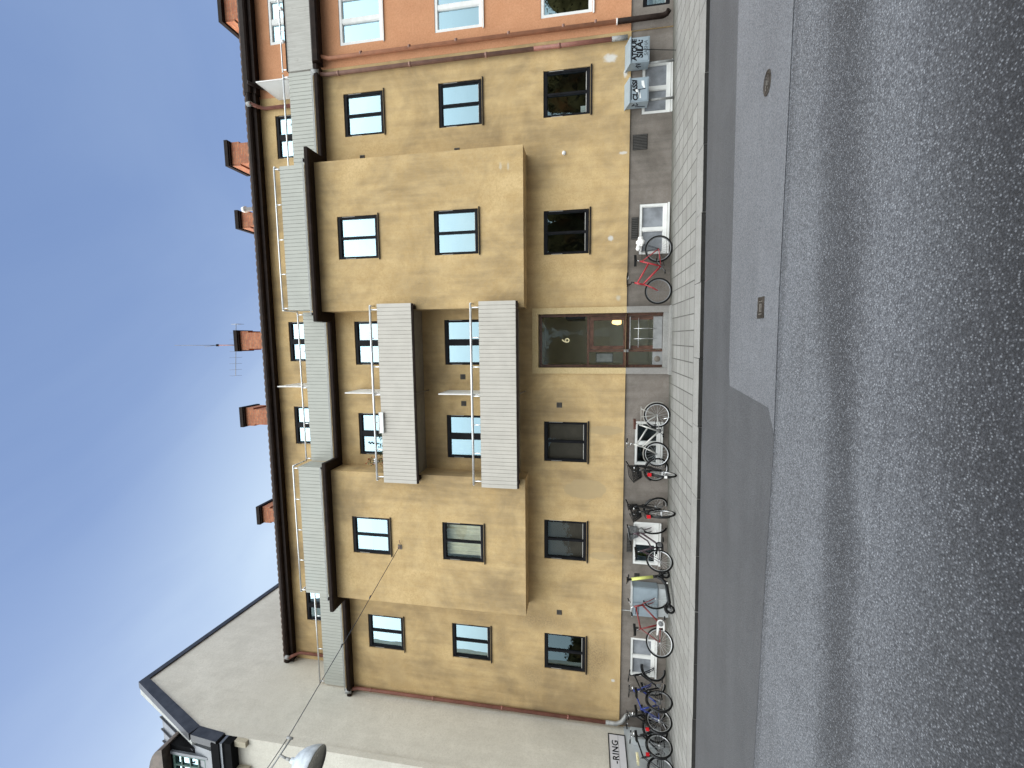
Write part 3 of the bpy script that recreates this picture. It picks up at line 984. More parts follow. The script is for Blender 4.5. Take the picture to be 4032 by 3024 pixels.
# ventilation grilles
def grille(x0, x1, z0, z1, y=0.04, n=8, mat='darkgrille', name='ventilation_grille'):
    q = MB()
    q.box(x0, x1, y - 0.008, y - 0.001, z0, z1)
    vert = (x1 - x0) < (z1 - z0) * 1.3
    o = q.build(name, M[mat], H)
    s_ = MB()
    for i in range(n):
        if n >= 6:
            a = x0 + (x1 - x0) * (i + 0.25) / n
            s_.box(a, a + (x1 - x0) / n * 0.5, y - 0.018, y - 0.009, z0 + 0.015, z1 - 0.015)
        else:
            a = z0 + (z1 - z0) * (i + 0.25) / n
            s_.box(x0 + 0.012, x1 - 0.012, y - 0.018, y - 0.009, a, a + (z1 - z0) / n * 0.45)
    s_.build('slat', M['grille_slat'] if mat == 'darkgrille' else M['darkgrille'], o)
    return o


grille(5.61, 5.98, 0.68, 1.04, n=10)
grille(3.40, 3.95, 0.865, 1.035, n=12)
grille(-5.12, -4.58, 0.865, 1.0, n=12)
grille(-5.86, -5.73, 0.64, 0.78, n=5)
grille(-7.45, -7.34, 0.64, 0.77, n=5)
for (x, z, y) in ((-0.21, 5.64, 0), (-0.98, 5.63, 0), (-0.98, 2.89, 0), (-7.1, 2.88, 0), (5.98, 8.44, 0), (5.95, 5.67, 0)):
    grille(x - 0.075, x + 0.075, z - 0.075, z + 0.075, y, 4, 'ventgrey', 'wall_vent')
b = MB()
b.lathe((5.66, -0.03, 2.78), [(0.0, 0.02), (0.045, 0.02), (0.05, 0.0), (0.05, -0.03)], (0, -1, 0), 12)
b.build('wall_button', M['white_plastic'], H)

# cornice and gutter at the terrace edge
b = MB()
sweep(b, FACADE, [(0.004, 9.535), (0.20, 9.50), (0.275, 9.495), (0.295, 9.53), (0.295, 9.615), (0.27, 9.64), (0.15, 9.70), (0.03, 9.79)])
b.build('cornice', M['brown'], H)
b = MB()
sweep(b, FACADE, [(0.10, 9.80), (0.10, 9.835), (0.03, 9.845)], ends=False)
b.build('flashing', M['zinc'], H)

# ribbed terrace parapet, one run per stretch, with its tubular rail
def post_rail(parent, p0, p1, z_top, z0, n, out=0.0, r=0.024):
    p0, p1 = Vector(p0), Vector(p1)
    q = MB()
    q.tube([(p0.x, p0.y, z_top), (p1.x, p1.y, z_top)], r, 10)
    o = q.build('rail', M['rail'], parent)
    for i in range(n):
        k = (i + 0.06) / max(1, n - 1 + 0.12)
        pp = p0.lerp(p1, k)
        q = MB()
        q.tube([(pp.x, pp.y, z_top - r * 0.7), (pp.x, pp.y, z0)], 0.016, 8)
        q.build('post', M['rail'], o)
    return o


runs = [((XL + 0.05, 0), (BL[0] + 0.04, 0), 4, (0, -1)), ((BL[0] + 0.05, BY), (BL[1] + 0.07, BY), 5, (0, -1)), ((BL[1] + 0.07, 0), (BR[0] + 0.03, 0), 5, (0, -1)), ((BR[0] + 0.06, BY), (BR[1] - 0.03, BY), 5, (0, -1)), ((BR[1] + 0.0, 0), (XR + 0.02, 0), 3, (0, -1))]
for p0, p1, n, out in runs:
    b = MB()
    ribbed(b, p0, p1, 9.845, 10.59, out)
    o = b.build('parapet', M['parapet'], H)
    post_rail(o, (p0[0], p0[1] + 0.03), (p1[0], p1[1] + 0.03), 10.785, 10.57, n)
for x, sgn in ((BL[0] + 0.05, -1), (BL[1] + 0.07, 1), (BR[0] + 0.06, -1), (BR[1] - 0.03, 1)):
    b = MB()
    ribbed(b, (x, BY + 0.004), (x, -0.034), 9.845, 10.59, (sgn, 0))
    o = b.build('parapet', M['parapet'], H)
    q = MB()
    q.tube([(x, BY + 0.03, 10.785), (x, 0.03, 10.785)], 0.024, 10)
    q.build('rail', M['rail'], o)

# two balconies between the bays
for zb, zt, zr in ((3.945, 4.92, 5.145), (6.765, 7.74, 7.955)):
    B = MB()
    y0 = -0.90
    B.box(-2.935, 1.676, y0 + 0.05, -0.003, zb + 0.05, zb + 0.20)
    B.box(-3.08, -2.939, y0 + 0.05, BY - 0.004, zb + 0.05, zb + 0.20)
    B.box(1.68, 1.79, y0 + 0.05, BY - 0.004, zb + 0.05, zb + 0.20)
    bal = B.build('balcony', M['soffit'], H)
    q = MB()
    ribbed(q, (-3.123, y0), (1.831, y0), zb + 0.005, zt, (0, -1))
    q.build('front_panel', M['panel'], bal)
    for xx, sg in ((-3.121, -1), (1.829, 1)):
        q = MB()
        q.box(min(xx, xx - sg * 0.03), max(xx, xx - sg * 0.03), y0 + 0.032, BY - 0.003, zb + 0.005, zt)
        q.build('side_panel', M['panel'], bal)
    q = MB()
    q.box(-3.115, 1.823, y0 + 0.001, y0 + 0.049, zb - 0.05, zb + 0.003)
    for xx in (-3.0, 1.73):
        q.box(xx - 0.05, xx + 0.05, y0 + 0.05, BY - 0.004, zb - 0.03, zb + 0.048)
    q.build('edge_angle', M['brown'], bal)
    q = MB()
    q.tube([(-3.076, y0 + 0.03, zr), (1.789, y0 + 0.03, zr)], 0.032, 10)
    for xx in (-3.076, 1.789):
        q.tube([(xx, y0 + 0.03, zr), (xx, BY - 0.01, zr)], 0.02, 8)
    q.build('rail', M['rail'], bal)
    for i in range(7):
        xx = -2.97 + i * (4.65 / 6)
        q = MB()
        q.tube([(xx, y0 + 0.03, zr - 0.02), (xx, y0 + 0.04, zt - 0.15)], 0.017, 8)
        q.build('post', M['rail'], bal)
    ztop = 6.095 if zb < 5 else 8.85
    q = MB()
    xs = -0.625
    q.box(xs + 0.006, xs + 0.024, y0 + 0.12, -0.04, zb + 0.35, ztop - 0.03)
    sc = q.build('privacy_screen', M['screen'], bal)
    q = MB()
    for (ya, yb, za, zb2) in ((y0 + 0.075, y0 + 0.115, zb + 0.25, ztop), (-0.045, -0.005, zb + 0.25, ztop), (y0 + 0.115, -0.045, ztop - 0.035, ztop), (y0 + 0.115, -0.045, zb + 0.9, zb + 0.935)):
        q.box(xs, xs + 0.03, ya, yb, za, zb2)
    q.build('screen_frame', M['white_plastic'], bal)
    q = MB()                            # drain pipe under the slab
    q.tube([(-0.62, -0.85, zb + 0.03), (-0.62, -0.25, zb - 0.02), (-0.60, -0.04, zb - 0.10)], 0.022, 8)
    q.build('drain_pipe', M['soffit'], bal)
# terrace screens
for xs, y0, z1 in ((-0.57, 0.06, 11.66), (8.33, 0.04, 11.69)):
    q = MB()
    q.box(xs + 0.006, xs + 0.024, y0 + 0.04, 0.96, 9.9, z1 - 0.03)
    o = q.build('privacy_screen', M['screen'], H)
    q = MB()
    for (ya, yb, za, zb2) in ((y0, y0 + 0.04, 9.85, z1), (0.96, 0.996, 9.85, z1), (y0 + 0.04, 0.96, z1 - 0.03, z1)):
        q.box(xs, xs + 0.03, ya, yb, za, zb2)
    for k in range(4):
        zz = 10.2 + k * 0.4
        q.box(xs + 0.026, xs + 0.034, y0 + 0.04, 0.96, zz, zz + 0.02)
    q.build('screen_frame', M['white_plastic'], o)

# eaves, tiled roof and chimneys
def eaves(parent, x0, x1, ya=0.74, z0=12.33, z1=12.60, mat='brown'):
    q = MB()
    sweep(q, [(x0, ya), (x1, ya)], [(-0.26, z0 + 0.02), (-0.10, z0 + 0.02), (-0.098, z0 - 0.012), (-0.03, z0 - 0.012), (-0.03, z0 + 0.10), (0.0, z0 + 0.10), (0.05, z0 + 0.125), (0.07, z0 + 0.18), (0.06, z1 - 0.015), (0.0, z1)])
    return q.build('eaves', M[mat], parent)


def tiled_roof(parent, x0, x1, y0, z0, yr, zr, yb, zb, wl=0.215, amp=0.028, mat='tile'):
    q = MB()
    n = int((x1 - x0) / wl * 8)
    prof = lambda x: amp * (abs(math.sin(x / wl * math.pi)) ** 0.8)
    for i in range(n):
        a, c = x0 + (x1 - x0) * i / n, x0 + (x1 - x0) * (i + 1) / n
        za, zc = prof(a), prof(c)
        q.quad((a, y0, z0 + za), (c, y0, z0 + zc), (c, yr, zr + zc), (a, yr, zr + za))
        q.quad((a, y0, z0 - 0.03), (c, y0, z0 - 0.03), (c, y0, z0 + zc), (a, y0, z0 + za))
        q.quad((a, yr, zr + za), (c, yr, zr + zc), (c, yb, zb + zc), (a, yb, zb + za))
    return q.build('roof', M[mat], parent)


eaves(H, XL + 0.01, XR + 0.05)
roof = tiled_roof(H, XL, XR, 0.70, 12.62, 6.0, 14.45, 11.2, 12.6)


def chimney(parent, x0, x1, y0, z_top, d=0.75, z_bot=13.2, corbel=0.09, slope=0.0, side_corbel=0.55):
    q = MB()
    q.box(x0 + corbel, x1 - corbel, y0 + corbel, y0 + d, z_bot, z_top - side_corbel)
    q.box(x0 + corbel, x1 - corbel, y0 + corbel, y0 + d - 0.01, z_top - side_corbel, z_top - 0.16)
    for (a, c) in ((x0 + corbel * 0.35, x0 + corbel - 0.002), (x1 - corbel + 0.002, x1 - corbel * 0.35)):
        q.box(a, c, y0 + corbel + 0.01, y0 + d - 0.02, z_top - side_corbel, z_top - 0.17)
    o = q.build('chimney', M['brick'], parent)
    return o, (x0, x1, y0, z_top, d, corbel)


CH = []
for (x0, x1, zt, d) in ((7.61, 8.55, 15.98, 1.0), (5.25, 5.94, 15.74, 0.85), (0.47, 1.30, 16.20, 0.8), (-2.65, -1.84, 16.20, 0.9), (-6.80, -6.05, 15.76, 0.9)):
    o, q_ = chimney(H, x0, x1, 3.5, zt, d)
    CH.append(o)
    q = MB()
    q.box(x0 - 0.01, x1 + 0.01, 3.46, 3.5 + d + 0.04, zt - 0.15, zt)
    q.box(x0 + 0.03, x1 - 0.03, 3.50, 3.5 + d, zt - 0.20, zt - 0.152)
    q.build('chimney_cap', M['brown'], o)
q = MB()      # small pale hood beside one chimney
q.lathe((5.86, 3.2, 14.88), [(0.0, 0.26), (0.10, 0.24), (0.12, 0.12), (0.07, 0.11), (0.07, -1.4)], (0, 0, 1), 14)
q.build('roof_hood', M['white_plastic'], roof)

# downpipes
def downpipe(parent, pts, mats, zs_brackets, r=0.052, y=-0.085):
    q = MB()
    q.tube(pts, r, 12)
    o = q.build('downpipe', M[mats], parent)
    for z in zs_brackets:
        k = MB()
        x = pts[0][0]
        k.tube([(x, y, z - 0.03), (x, y, z + 0.03)], r + 0.010, 12)
        k.box(x - 0.012, x + 0.012, y + 0.03, y + 0.064, z - 0.012, z + 0.012)
        k.build('bracket', M['pipe_pink' if mats != 'pipe' else 'pipe'], o)
    return o


o = downpipe(H, [(8.23, -0.22, 9.60), (8.23, -0.12, 9.48), (8.23, -0.085, 9.34), (8.23, -0.085, 3.55)], 'pipe_pink', (9.0, 6.9, 4.8))
o2 = downpipe(H, [(8.23, -0.085, 3.549), (8.23, -0.085, 1.60)], 'pipe', (2.9,))
q = MB()
q.tube([(8.23, -0.085, 1.60), (8.23, -0.085, 1.22)], 0.057, 12)
q.build('pipe_foot', M['zinc'], o2)
o = downpipe(H, [(-10.33, -0.22, 9.60), (-10.33, -0.12, 9.48), (-10.33, -0.085, 9.34), (-10.33, -0.085, 1.5)], 'pipe', (8.9, 6.8, 4.6, 2.6))
q = MB()
q.tube([(-10.33, -0.085, 1.52), (-10.33, -0.085, 1.22), (-10.26, -0.085, 1.08), (-10.04, -0.085, 0.94), (-9.99, -0.07, 0.84), (-9.99, -0.06, 0.1)], 0.058, 12)
q.build('pipe_foot', M['zinc'], o)
o = downpipe(H, [(8.12, 0.60, 12.42), (8.10, 0.80, 12.28), (8.10, 0.93, 12.15), (8.10, 0.93, 9.9)], 'pipe', (11.2,), y=0.93)
o = downpipe(H, [(-10.22, 0.60, 12.42), (-10.22, 0.80, 12.28), (-10.22, 0.93, 12.15), (-10.22, 0.93, 9.9)], 'pipe', (11.2,), y=0.93)
for x in (8.12, -10.22):
    q = MB()
    q.tube([(x, 0.66, 12.52), (x, 0.64, 12.36)], 0.07, 12)
    q.build('hopper', M['zinc'], H)
for x in (8.23, -10.33):
    q = MB()
    q.tube([(x, -0.26, 9.68), (x, -0.22, 9.50)], 0.075, 12)
    q.build('hopper', M['zinc'], H)

# entrance: portal surround, glazed timber door with side light and transom
b = MB()
tw = 0.163
b.box(DOOR[0] - tw, DOOR[0], -0.045, 0.10, ZP, 3.632)
b.box(DOOR[1], DOOR[1] + tw, -0.045, 0.10, ZP, 3.632)
b.box(DOOR[0], DOOR[1], -0.045, 0.10, 3.468, 3.632)
b.build('portal', M['trim'], H)
for xa in (DOOR[0] - tw, DOOR[1]):
    b = MB()
    b.box(xa, xa + tw, -0.045, 0.10, -0.3, ZP - 0.002)
    b.build('portal_foot', M['door_trim_grey'], H)
b = MB()
b.box(DOOR[0] - 0.16, DOOR[1] + 0.16, -0.30, 0.30, -0.2, gz(0.8, 0.045))
b.box(DOOR[0] + 0.0, DOOR[1] - 0.0, -0.02, 0.34, -0.2, 0.175)
b.build('doorstep', M['kerb'], H)
YD = 0.15
b = MB()      # lobby seen through the glass
b.quad((0.0, 0.26, 0.1), (0.0, 3.2, 0.1), (0.0, 3.2, 3.6), (0.0, 0.26, 3.6))
b.quad((0.0, 3.2, 0.1), (1.6, 3.2, 0.1), (1.6, 3.2, 3.6), (0.0, 3.2, 3.6))
b.quad((0.0, 0.26, 0.12), (1.6, 0.26, 0.12), (1.6, 3.2, 0.12), (0.0, 3.2, 0.12))
b.quad((0.0, 0.26, 3.6), (1.6, 0.26, 3.6), (1.6, 3.2, 3.6), (0.0, 3.2, 3.6))
b.build('lobby', M['greyboard'], H)
b = MB()
b.quad((1.6, 0.26, 0.1), (1.6, 3.2, 0.1), (1.6, 3.2, 3.6), (1.6, 0.26, 3.6))
b.build('lobby_side_wall', M['ochre'], H)
b = MB()
b.box(DOOR[0] + 0.004, DOOR[0] + 0.075, YD - 0.05, YD + 0.05, 0.176, 3.45)
b.box(DOOR[1] - 0.075, DOOR[1] - 0.004, YD - 0.05, YD + 0.05, 0.176, 3.45)
b.box(DOOR[0] + 0.075, DOOR[1] - 0.075, YD - 0.05, YD + 0.05, 3.38, 3.45)
b.box(DOOR[0] + 0.075, DOOR[1] - 0.075, YD - 0.05, YD + 0.05, 2.09, 2.145)
b.box(0.485, 0.535, YD - 0.05, YD + 0.05, 0.176, 2.09)
b.box(DOOR[0] + 0.075, 0.485, YD - 0.045, YD + 0.045, 1.04, 1.18)
D = b.build('door_frame', M['wood'], H)
b = MB()
for z0, z1, x0, x1 in ((2.145, 3.38, DOOR[0] + 0.07, DOOR[1] - 0.07), (0.42, 1.04, DOOR[0] + 0.07, 0.49), (1.18, 2.09, DOOR[0] + 0.07, 0.49)):
    b.quad((x0, YD, z0), (x1, YD, z0), (x1, YD, z1), (x0, YD, z1))
b.build('pane', M['glass_clear'], D)
b = MB()
b.box(DOOR[0] + 0.07, 0.485, YD - 0.03, YD + 0.03, 0.178, 0.42)
b.build('kick_panel', M['kickplate'], D)
b = MB()
b.lathe((0.29, YD - 0.035, 0.30), [(0.0, 0.005), (0.075, 0.005), (0.08, 0.0)], (0, -1, 0), 20)
b.build('round_vent', M['ventgrey'], D)
x0, x1 = 0.545, DOOR[1] - 0.083
b = MB()
b.box(x0, x0 + 0.10, YD - 0.035, YD + 0.035, 0.185, 2.08)
b.box(x1 - 0.10, x1, YD - 0.035, YD + 0.035, 0.185, 2.08)
b.box(x0 + 0.10, x1 - 0.10, YD - 0.035, YD + 0.035, 1.97, 2.08)
b.box(x0 + 0.10, x1 - 0.10, YD - 0.035, YD + 0.035, 1.03, 1.18)
b.box(x0 + 0.10, x1 - 0.10, YD - 0.035, YD + 0.035, 0.185, 0.25)
dl = b.build('door', M['wood'], H)
b = MB()
b.quad((x0 + 0.09, YD, 1.17), (x1 - 0.09, YD, 1.17), (x1 - 0.09, YD, 1.98), (x0 + 0.09, YD, 1.98))
b.quad((x0 + 0.09, YD, 0.42), (x1 - 0.09, YD, 0.42), (x1 - 0.09, YD, 1.04), (x0 + 0.09, YD, 1.04))
b.build('pane', M['glass_clear'], dl)
b = MB()
b.box(x0 + 0.02, x1 - 0.02, YD - 0.042, YD - 0.036, 0.19, 0.42)
b.build('kick_panel', M['kickplate'], dl)
b = MB()
b.box(x0 + 0.02, x1 - 0.02, YD - 0.075, YD - 0.045, 1.005, 1.03)
b.tube([(x0 + 0.05, YD - 0.08, 0.80), (x1 - 0.05, YD - 0.08, 0.80)], 0.010, 8)
for xx in (0.83, 1.10):
    b.tube([(xx, YD - 0.08, 0.92), (xx, YD - 0.08, 0.36)], 0.009, 8)
b.build('push_bar', M['steel'], dl)
b = MB()
b.box(0.475, 0.545, YD - 0.062, YD - 0.052, 1.05, 1.17)
b.build('lock_plate', M['steel'], D)
text_mesh('6', 0.30, M['gold'], 'house_number', D, (0.80, YD - 0.02, 2.715), (1, 0, 0), (0, 0, 1), 0.004, align='CENTER')
b = MB()      # entry phone on the lobby wall behind the side light
b.box(0.19, 0.45, 0.205, 0.225, 1.44, 1.90)
ip = b.build('entry_phone', M['darkgrille'], H)
b = MB()
b.box(0.205, 0.435, 0.196, 0.204, 1.455, 1.885)
b.box(0.22, 0.33, 0.188, 0.195, 1.62, 1.84)
b.build('entry_phone_plate', M['zinc'], ip)
b = MB()      # framed noticeboard inside, above the door
b.box(1.40, 1.585, 0.50, 2.3, 2.2, 2.75)
b.build('noticeboard', M['slate'], H)
b = MB()
b.lathe((1.30, 0.75, 1.20), [(0.0, 0.0), (0.06, 0.0), (0.085, 0.10), (0.05, 0.24), (0.0, 0.26)], (0, 0, 1), 14)
b.build('lobby_lamp', M['lit_lamp'], H)

# ------------------------------------------------------------------ the orange house on the right
O = thing('orange_house', 'orange stuccoed house with white windows and a concrete terrace parapet', 'building', (12.0, 0.0, 0.0))
oc = [(8.98, 10.23), (11.6, 12.85), (14.2, 15.45)]
orow = [(2.08, 3.38), (4.91, 6.21), (7.69, 8.96)]
OX0, OX1 = XR + 0.004, 18.0
oh = [(a, c, *r_) for a, c in oc for r_ in orow]
b = MB()
wall_xz(b, 0.003, OX0, OX1, ZP + 0.012, ZT, oh)
b.quad((OX0, 0.003, ZP + 0.012), (OX1, 0.003, ZP + 0.012), (OX1, 0.05, ZP + 0.012), (OX0, 0.05, ZP + 0.012))
th = [(9.95, 11.27, 9.95, 11.875), (13.2, 14.5, 9.95, 11.875)]
wall_xz(b, 1.003, OX0, OX1, ZT, 12.62, th)
b.quad((OX1, 0, -0.5), (OX1, 11, -0.5), (OX1, 11, 12.6), (OX1, 0.0, 12.6))
b.quad((OX0, 11, -0.5), (OX1, 11, -0.5), (OX1, 11, 12.6), (OX0, 11, 12.6))
b.build('wall', M['orange'], O)
b = MB()
obw = [(8.95, 10.15, 0.22, 0.86), (11.6, 12.8, 0.24, 0.88)]
wall_xz(b, 0.045, OX0, OX1, -0.5, ZP + 0.012, obw, 0.12)
b.build('plinth', M['plinth'], O)
b = MB()
for h in oh + obw:
    room_box(b, *h, 0.14)
for h in th:
    room_box(b, *h, 1.14)
b.build('interior', M['room'], O)
for i, h in enumerate(oh):
    f = window(O, *h, 0.003, mat='white_frame', mull=0.11, side=0.075, top=0.075, bot=0.08, inset=0.012, hinge=False)
    if h[0] < 9:
        q = MB()
        q.box(h[0] + 0.04, h[1] - 0.04, 0.18, 0.185, h[2] + 0.1, h[3] - 0.04)
        if i > 0:
            q.build('blind', M['blind'], f)
for h in th:
    window(O, *h, 1.003, mat='white_frame', mull=0.14, side=0.08, top=0.08, bot=0.1, inset=0.012, sill=False, hinge=False)
for h in obw:
    window(O, *h, 0.045, mat='black_frame', mull=0.06, sill=False, hinge=False)
b = MB()
sweep(b, [(XR + 0.06, 0.003), (OX1, 0.003)], [(0.004, 9.50), (0.16, 9.44), (0.30, 9.43), (0.33, 9.47), (0.33, 9.60), (0.28, 9.66), (0.12, 9.72), (0.03, 9.80)])
b.build('cornice', M['brown'], O)
b = MB()
b.box(XR + 0.05, OX1, -0.03, 0.06, 9.81, 10.585)
par = b.build('parapet', M['board'], O)
b = MB()
b.box(XR + 0.05, OX1, -0.05, 0.07, 10.587, 10.61)
b.build('parapet_coping', M['brown'], par)
post_rail(par, (XR + 0.08, 0.03), (OX1, 0.03), 10.79, 10.60, 10, r=0.02)
for x in (9.30, 10.15):
    b = MB()
    b.lathe((x, 0.0, 10.70), [(0.0, 0.05), (0.045, 0.04), (0.05, -0.02), (0.0, -0.05)], (0, 0, 1), 10)
    b.build('rail_clip', M['white_plastic'], par)
eaves(O, XR + 0.06, OX1, z0=12.30, z1=12.64)
ro = tiled_roof(O, XR, OX1, 0.70, 12.66, 6.0, 14.5, 11.2, 12.6)
o, q_ = chimney(O, 12.6, 13.5, 3.3, 15.62, 1.5)
q = MB()
q.box(12.57, 13.53, 3.25, 4.85, 15.47, 15.62)
q.build('chimney_cap', M['brown'], o)
o = downpipe(O, [(8.66, -0.24, 9.58), (8.66, -0.13, 9.42), (8.64, -0.085, 9.26), (8.62, -0.085, 1.47)], 'pipe_orange', (8.3, 6.9, 5.6, 4.2, 2.8, 2.0))
q = MB()
q.tube([(8.62, -0.085, 1.47), (8.62, -0.085, 0.40), (8.64, -0.11, 0.31), (8.68, -0.17, 0.27)], 0.062, 12)
q.build('pipe_foot', M['brown'], o)
q = MB()
q.tube([(8.62, -0.085, 1.50), (8.62, -0.085, 1.465)], 0.070, 12)
q.build('pipe_collar', M['white_plastic'], o)
o = downpipe(O, [(8.72, 0.60, 12.42), (8.70, 0.82, 12.28), (8.68, 0.93, 12.1), (8.68, 0.93, 9.9)], 'brown', (11.2,), y=0.93)

# ------------------------------------------------------------------ the pale gabled house on the left
P_ = thing('grey_gabled_house', 'pale grey house with a tall blank gable wall, dark mansard roof and dormer', 'building', (-14.0, 0.0, 0.0))
GX, GY = -10.478, -2.10
GP = [(GY, -0.6), (GY, 12.40), (-2.02, 13.31), (-0.72, 16.62), (5.12, 16.10), (13.0, 15.3), (13.0, -0.6)]
b = MB()
b.prism([(GX, y, z) for y, z in GP], (-0.38, 0, 0))
b.prism([(GX - 0.382, y, z) for y, z in [(GY, -0.6), (GY, 12.40), (-2.02, 13.25), (-1.22, 15.36), (5.12, 15.2), (13.0, 14.6), (13.0, -0.6)]], (-13.6, 0, 0))
b.build('wall', M['gable'], P_)
b = MB()      # verge flashing
edge = GP[1:6]
for (a, c) in zip(edge[:-1], edge[1:]):
    t_ = (Vector(c) - Vector(a)).normalized()
    n_ = Vector((-t_.y, t_.x))
    wdt = 0.20 if a[0] > -0.8 else 0.30
    a2, c2 = Vector(a) + n_ * wdt, Vector(c) + n_ * wdt
    if a == edge[2]:
        a2 = Vector(a) + Vector((-0.20, 0.20))
    if c == edge[2]:
        c2 = Vector(c) + Vector((-0.20, 0.20))
    b.prism([(GX + 0.06, a[0], a[1]), (GX + 0.06, c[0], c[1]), (GX + 0.06, c2.x, c2.y), (GX + 0.06, a2.x, a2.y)], (-0.22, 0, 0))
b.build('verge', M['slate'], P_)
b = MB()      # outer flank of the coping, its lit look put into a pale colour
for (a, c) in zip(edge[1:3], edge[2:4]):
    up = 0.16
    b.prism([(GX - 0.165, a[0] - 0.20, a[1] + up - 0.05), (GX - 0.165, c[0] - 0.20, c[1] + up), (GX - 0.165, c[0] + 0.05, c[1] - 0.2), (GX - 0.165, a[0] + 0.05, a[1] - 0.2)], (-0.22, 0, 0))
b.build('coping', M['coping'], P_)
b = MB()      # mansard slope in standing seam metal, ending below the raised gable
b.prism([(GX - 0.40, -2.30, 12.62), (GX - 0.40, -2.20, 13.36), (GX - 0.40, -1.40, 15.42), (GX - 0.40, -1.15, 15.38), (GX - 0.40, -1.95, 13.2), (GX - 0.40, -2.05, 12.62)], (-13.6, 0, 0))
mr = b.build('roof', M['seam'], P_)
b = MB()
for i in range(22):
    x = GX - 0.52 - i * 0.42
    b.prism([(x, -2.20, 13.38), (x, -1.40, 15.44), (x, -1.44, 15.46), (x, -2.245, 13.40)], (-0.025, 0, 0))
b.build('roof_seam', M['slate'], mr)
b = MB()
b.box(GX - 14, GX - 0.003, GY - 0.24, GY - 0.003, 12.0, 12.26)
b.box(GX - 14, GX - 0.003, GY - 0.30, GY - 0.003, 12.345, 12.60)
ev = b.build('eaves', M['matt_black'], P_)
b = MB()
b.box(GX - 14, GX - 0.003, GY - 0.27, GY - 0.003, 12.262, 12.343)
b.build('eaves_moulding', M['seam'], ev)
for i in range(4):                      # blocks under the eaves
    x = GX - 0.01 - i * 0.85
    b = MB()
    b.box(x - 0.17, x, GY - 0.13, GY - 0.004, 11.62, 11.98)
    b.build('frieze_block', M['frieze'], P_)
b = MB()      # corner strip
b.box(GX - 0.5, GX + 0.035, GY - 0.03, GY + 0.14, -0.5, 11.6)
b.build('corner_strip', M['gable'], P_)
# dormer
DX0, DX1, DYF = -13.1, -10.98, -2.20
b = MB()
b.prism([(DX1, DYF, 12.72), (DX1, DYF, 14.34), (DX1, -1.60, 14.36), (DX1, -1.95, 13.3)], (-0.06, 0, 0))
b.prism([(DX1 - 0.06, DYF, 12.72), (DX1 - 0.06, DYF, 14.34), (DX0, DYF, 14.34), (DX0, DYF, 12.72)], (0, 0.05, 0))
dm = b.build('dormer', M['matt_black'], P_)
b = MB()
pr = []
for i in range(15):
    a = math.pi * i / 14
    pr.append(((DX0 + DX1) / 2 + 1.12 * math.cos(a), DYF - 0.26, 14.22 + 0.55 * math.sin(a)))
b.prism(pr, (0, 1.2, 0))
b.build('dormer_roof', M['copper'], dm)
wx0, wx1, wz0, wz1 = -12.85, -11.22, 12.95, 14.10
b = MB()
b.box(wx1 + 0.002, wx1 + 0.085, DYF - 0.07, DYF - 0.002, wz0 - 0.05, wz1 + 0.06)
b.build('dormer_jamb', M['seam'], dm)
b = MB()
b.box(wx0, wx1, DYF - 0.05, DYF - 0.002, wz0, wz0 + 0.07)
b.box(wx0, wx1, DYF - 0.05, DYF - 0.002, wz1 - 0.07, wz1)
for k in range(6):
    x = wx0 + (wx1 - wx0 - 0.05) * k / 5
    b.box(x, x + 0.05, DYF - 0.05, DYF - 0.002, wz0 + 0.07, wz1 - 0.07)
for k in range(1, 4):
    z = wz0 + (wz1 - wz0) * k / 4
    for j in range(5):
        xa = wx0 + (wx1 - wx0 - 0.05) * j / 5 + 0.05
        xb = wx0 + (wx1 - wx0 - 0.05) * (j + 1) / 5
        b.box(xa, xb, DYF - 0.045, DYF - 0.004, z - 0.02, z + 0.02)
dw = b.build('dormer_window', M['greenframe'], dm)
b = MB()
b.quad((wx0, DYF - 0.012, wz0), (wx1, DYF - 0.012, wz0), (wx1, DYF - 0.012, wz1), (wx0, DYF - 0.012, wz1))
b.build('dormer_pane', M['glass'], dw)
b = MB()      # low plinth along the gable
b.box(GX + 0.001, GX + 0.03, GY - 0.02, -0.002, -0.5, 1.0)
b.build('plinth', M['cabinet_pale'], P_)

# ------------------------------------------------------------------ street sign on the gable
S = thing('street_sign', 'white sign board reading -RING on the gable wall above the bicycles', 'sign', (GX + 0.02, -1.4, 0.95))
b = MB()
b.box(GX + 0.031, GX + 0.045, -2.6 + 0.55, -0.34, 1.005, 1.445)
b.build('board', M['sign'], S, 0.0)
b = MB()
for (ya, yb, za, zb2) in ((-2.07, -0.32, 1.44, 1.465), (-2.07, -0.32, 0.985, 1.01), (-0.345, -0.32, 1.01, 1.44), (-2.07, -2.045, 1.01, 1.44)):
    b.box(GX + 0.032, GX + 0.055, ya, yb, za, zb2)
b.box(GX + 0.046, GX + 0.0475, -2.04, -0.35, 1.185, 1.190)
b.build('border', M['blackpaint'], S, 0.004)
text_mesh('-RING', 0.235, M['ink'], 'lettering', S, (GX + 0.049, -0.86, 1.275), (0, 1, 0), (0, 0, 1), 0.002, bold=0.004, spacing=1.12)

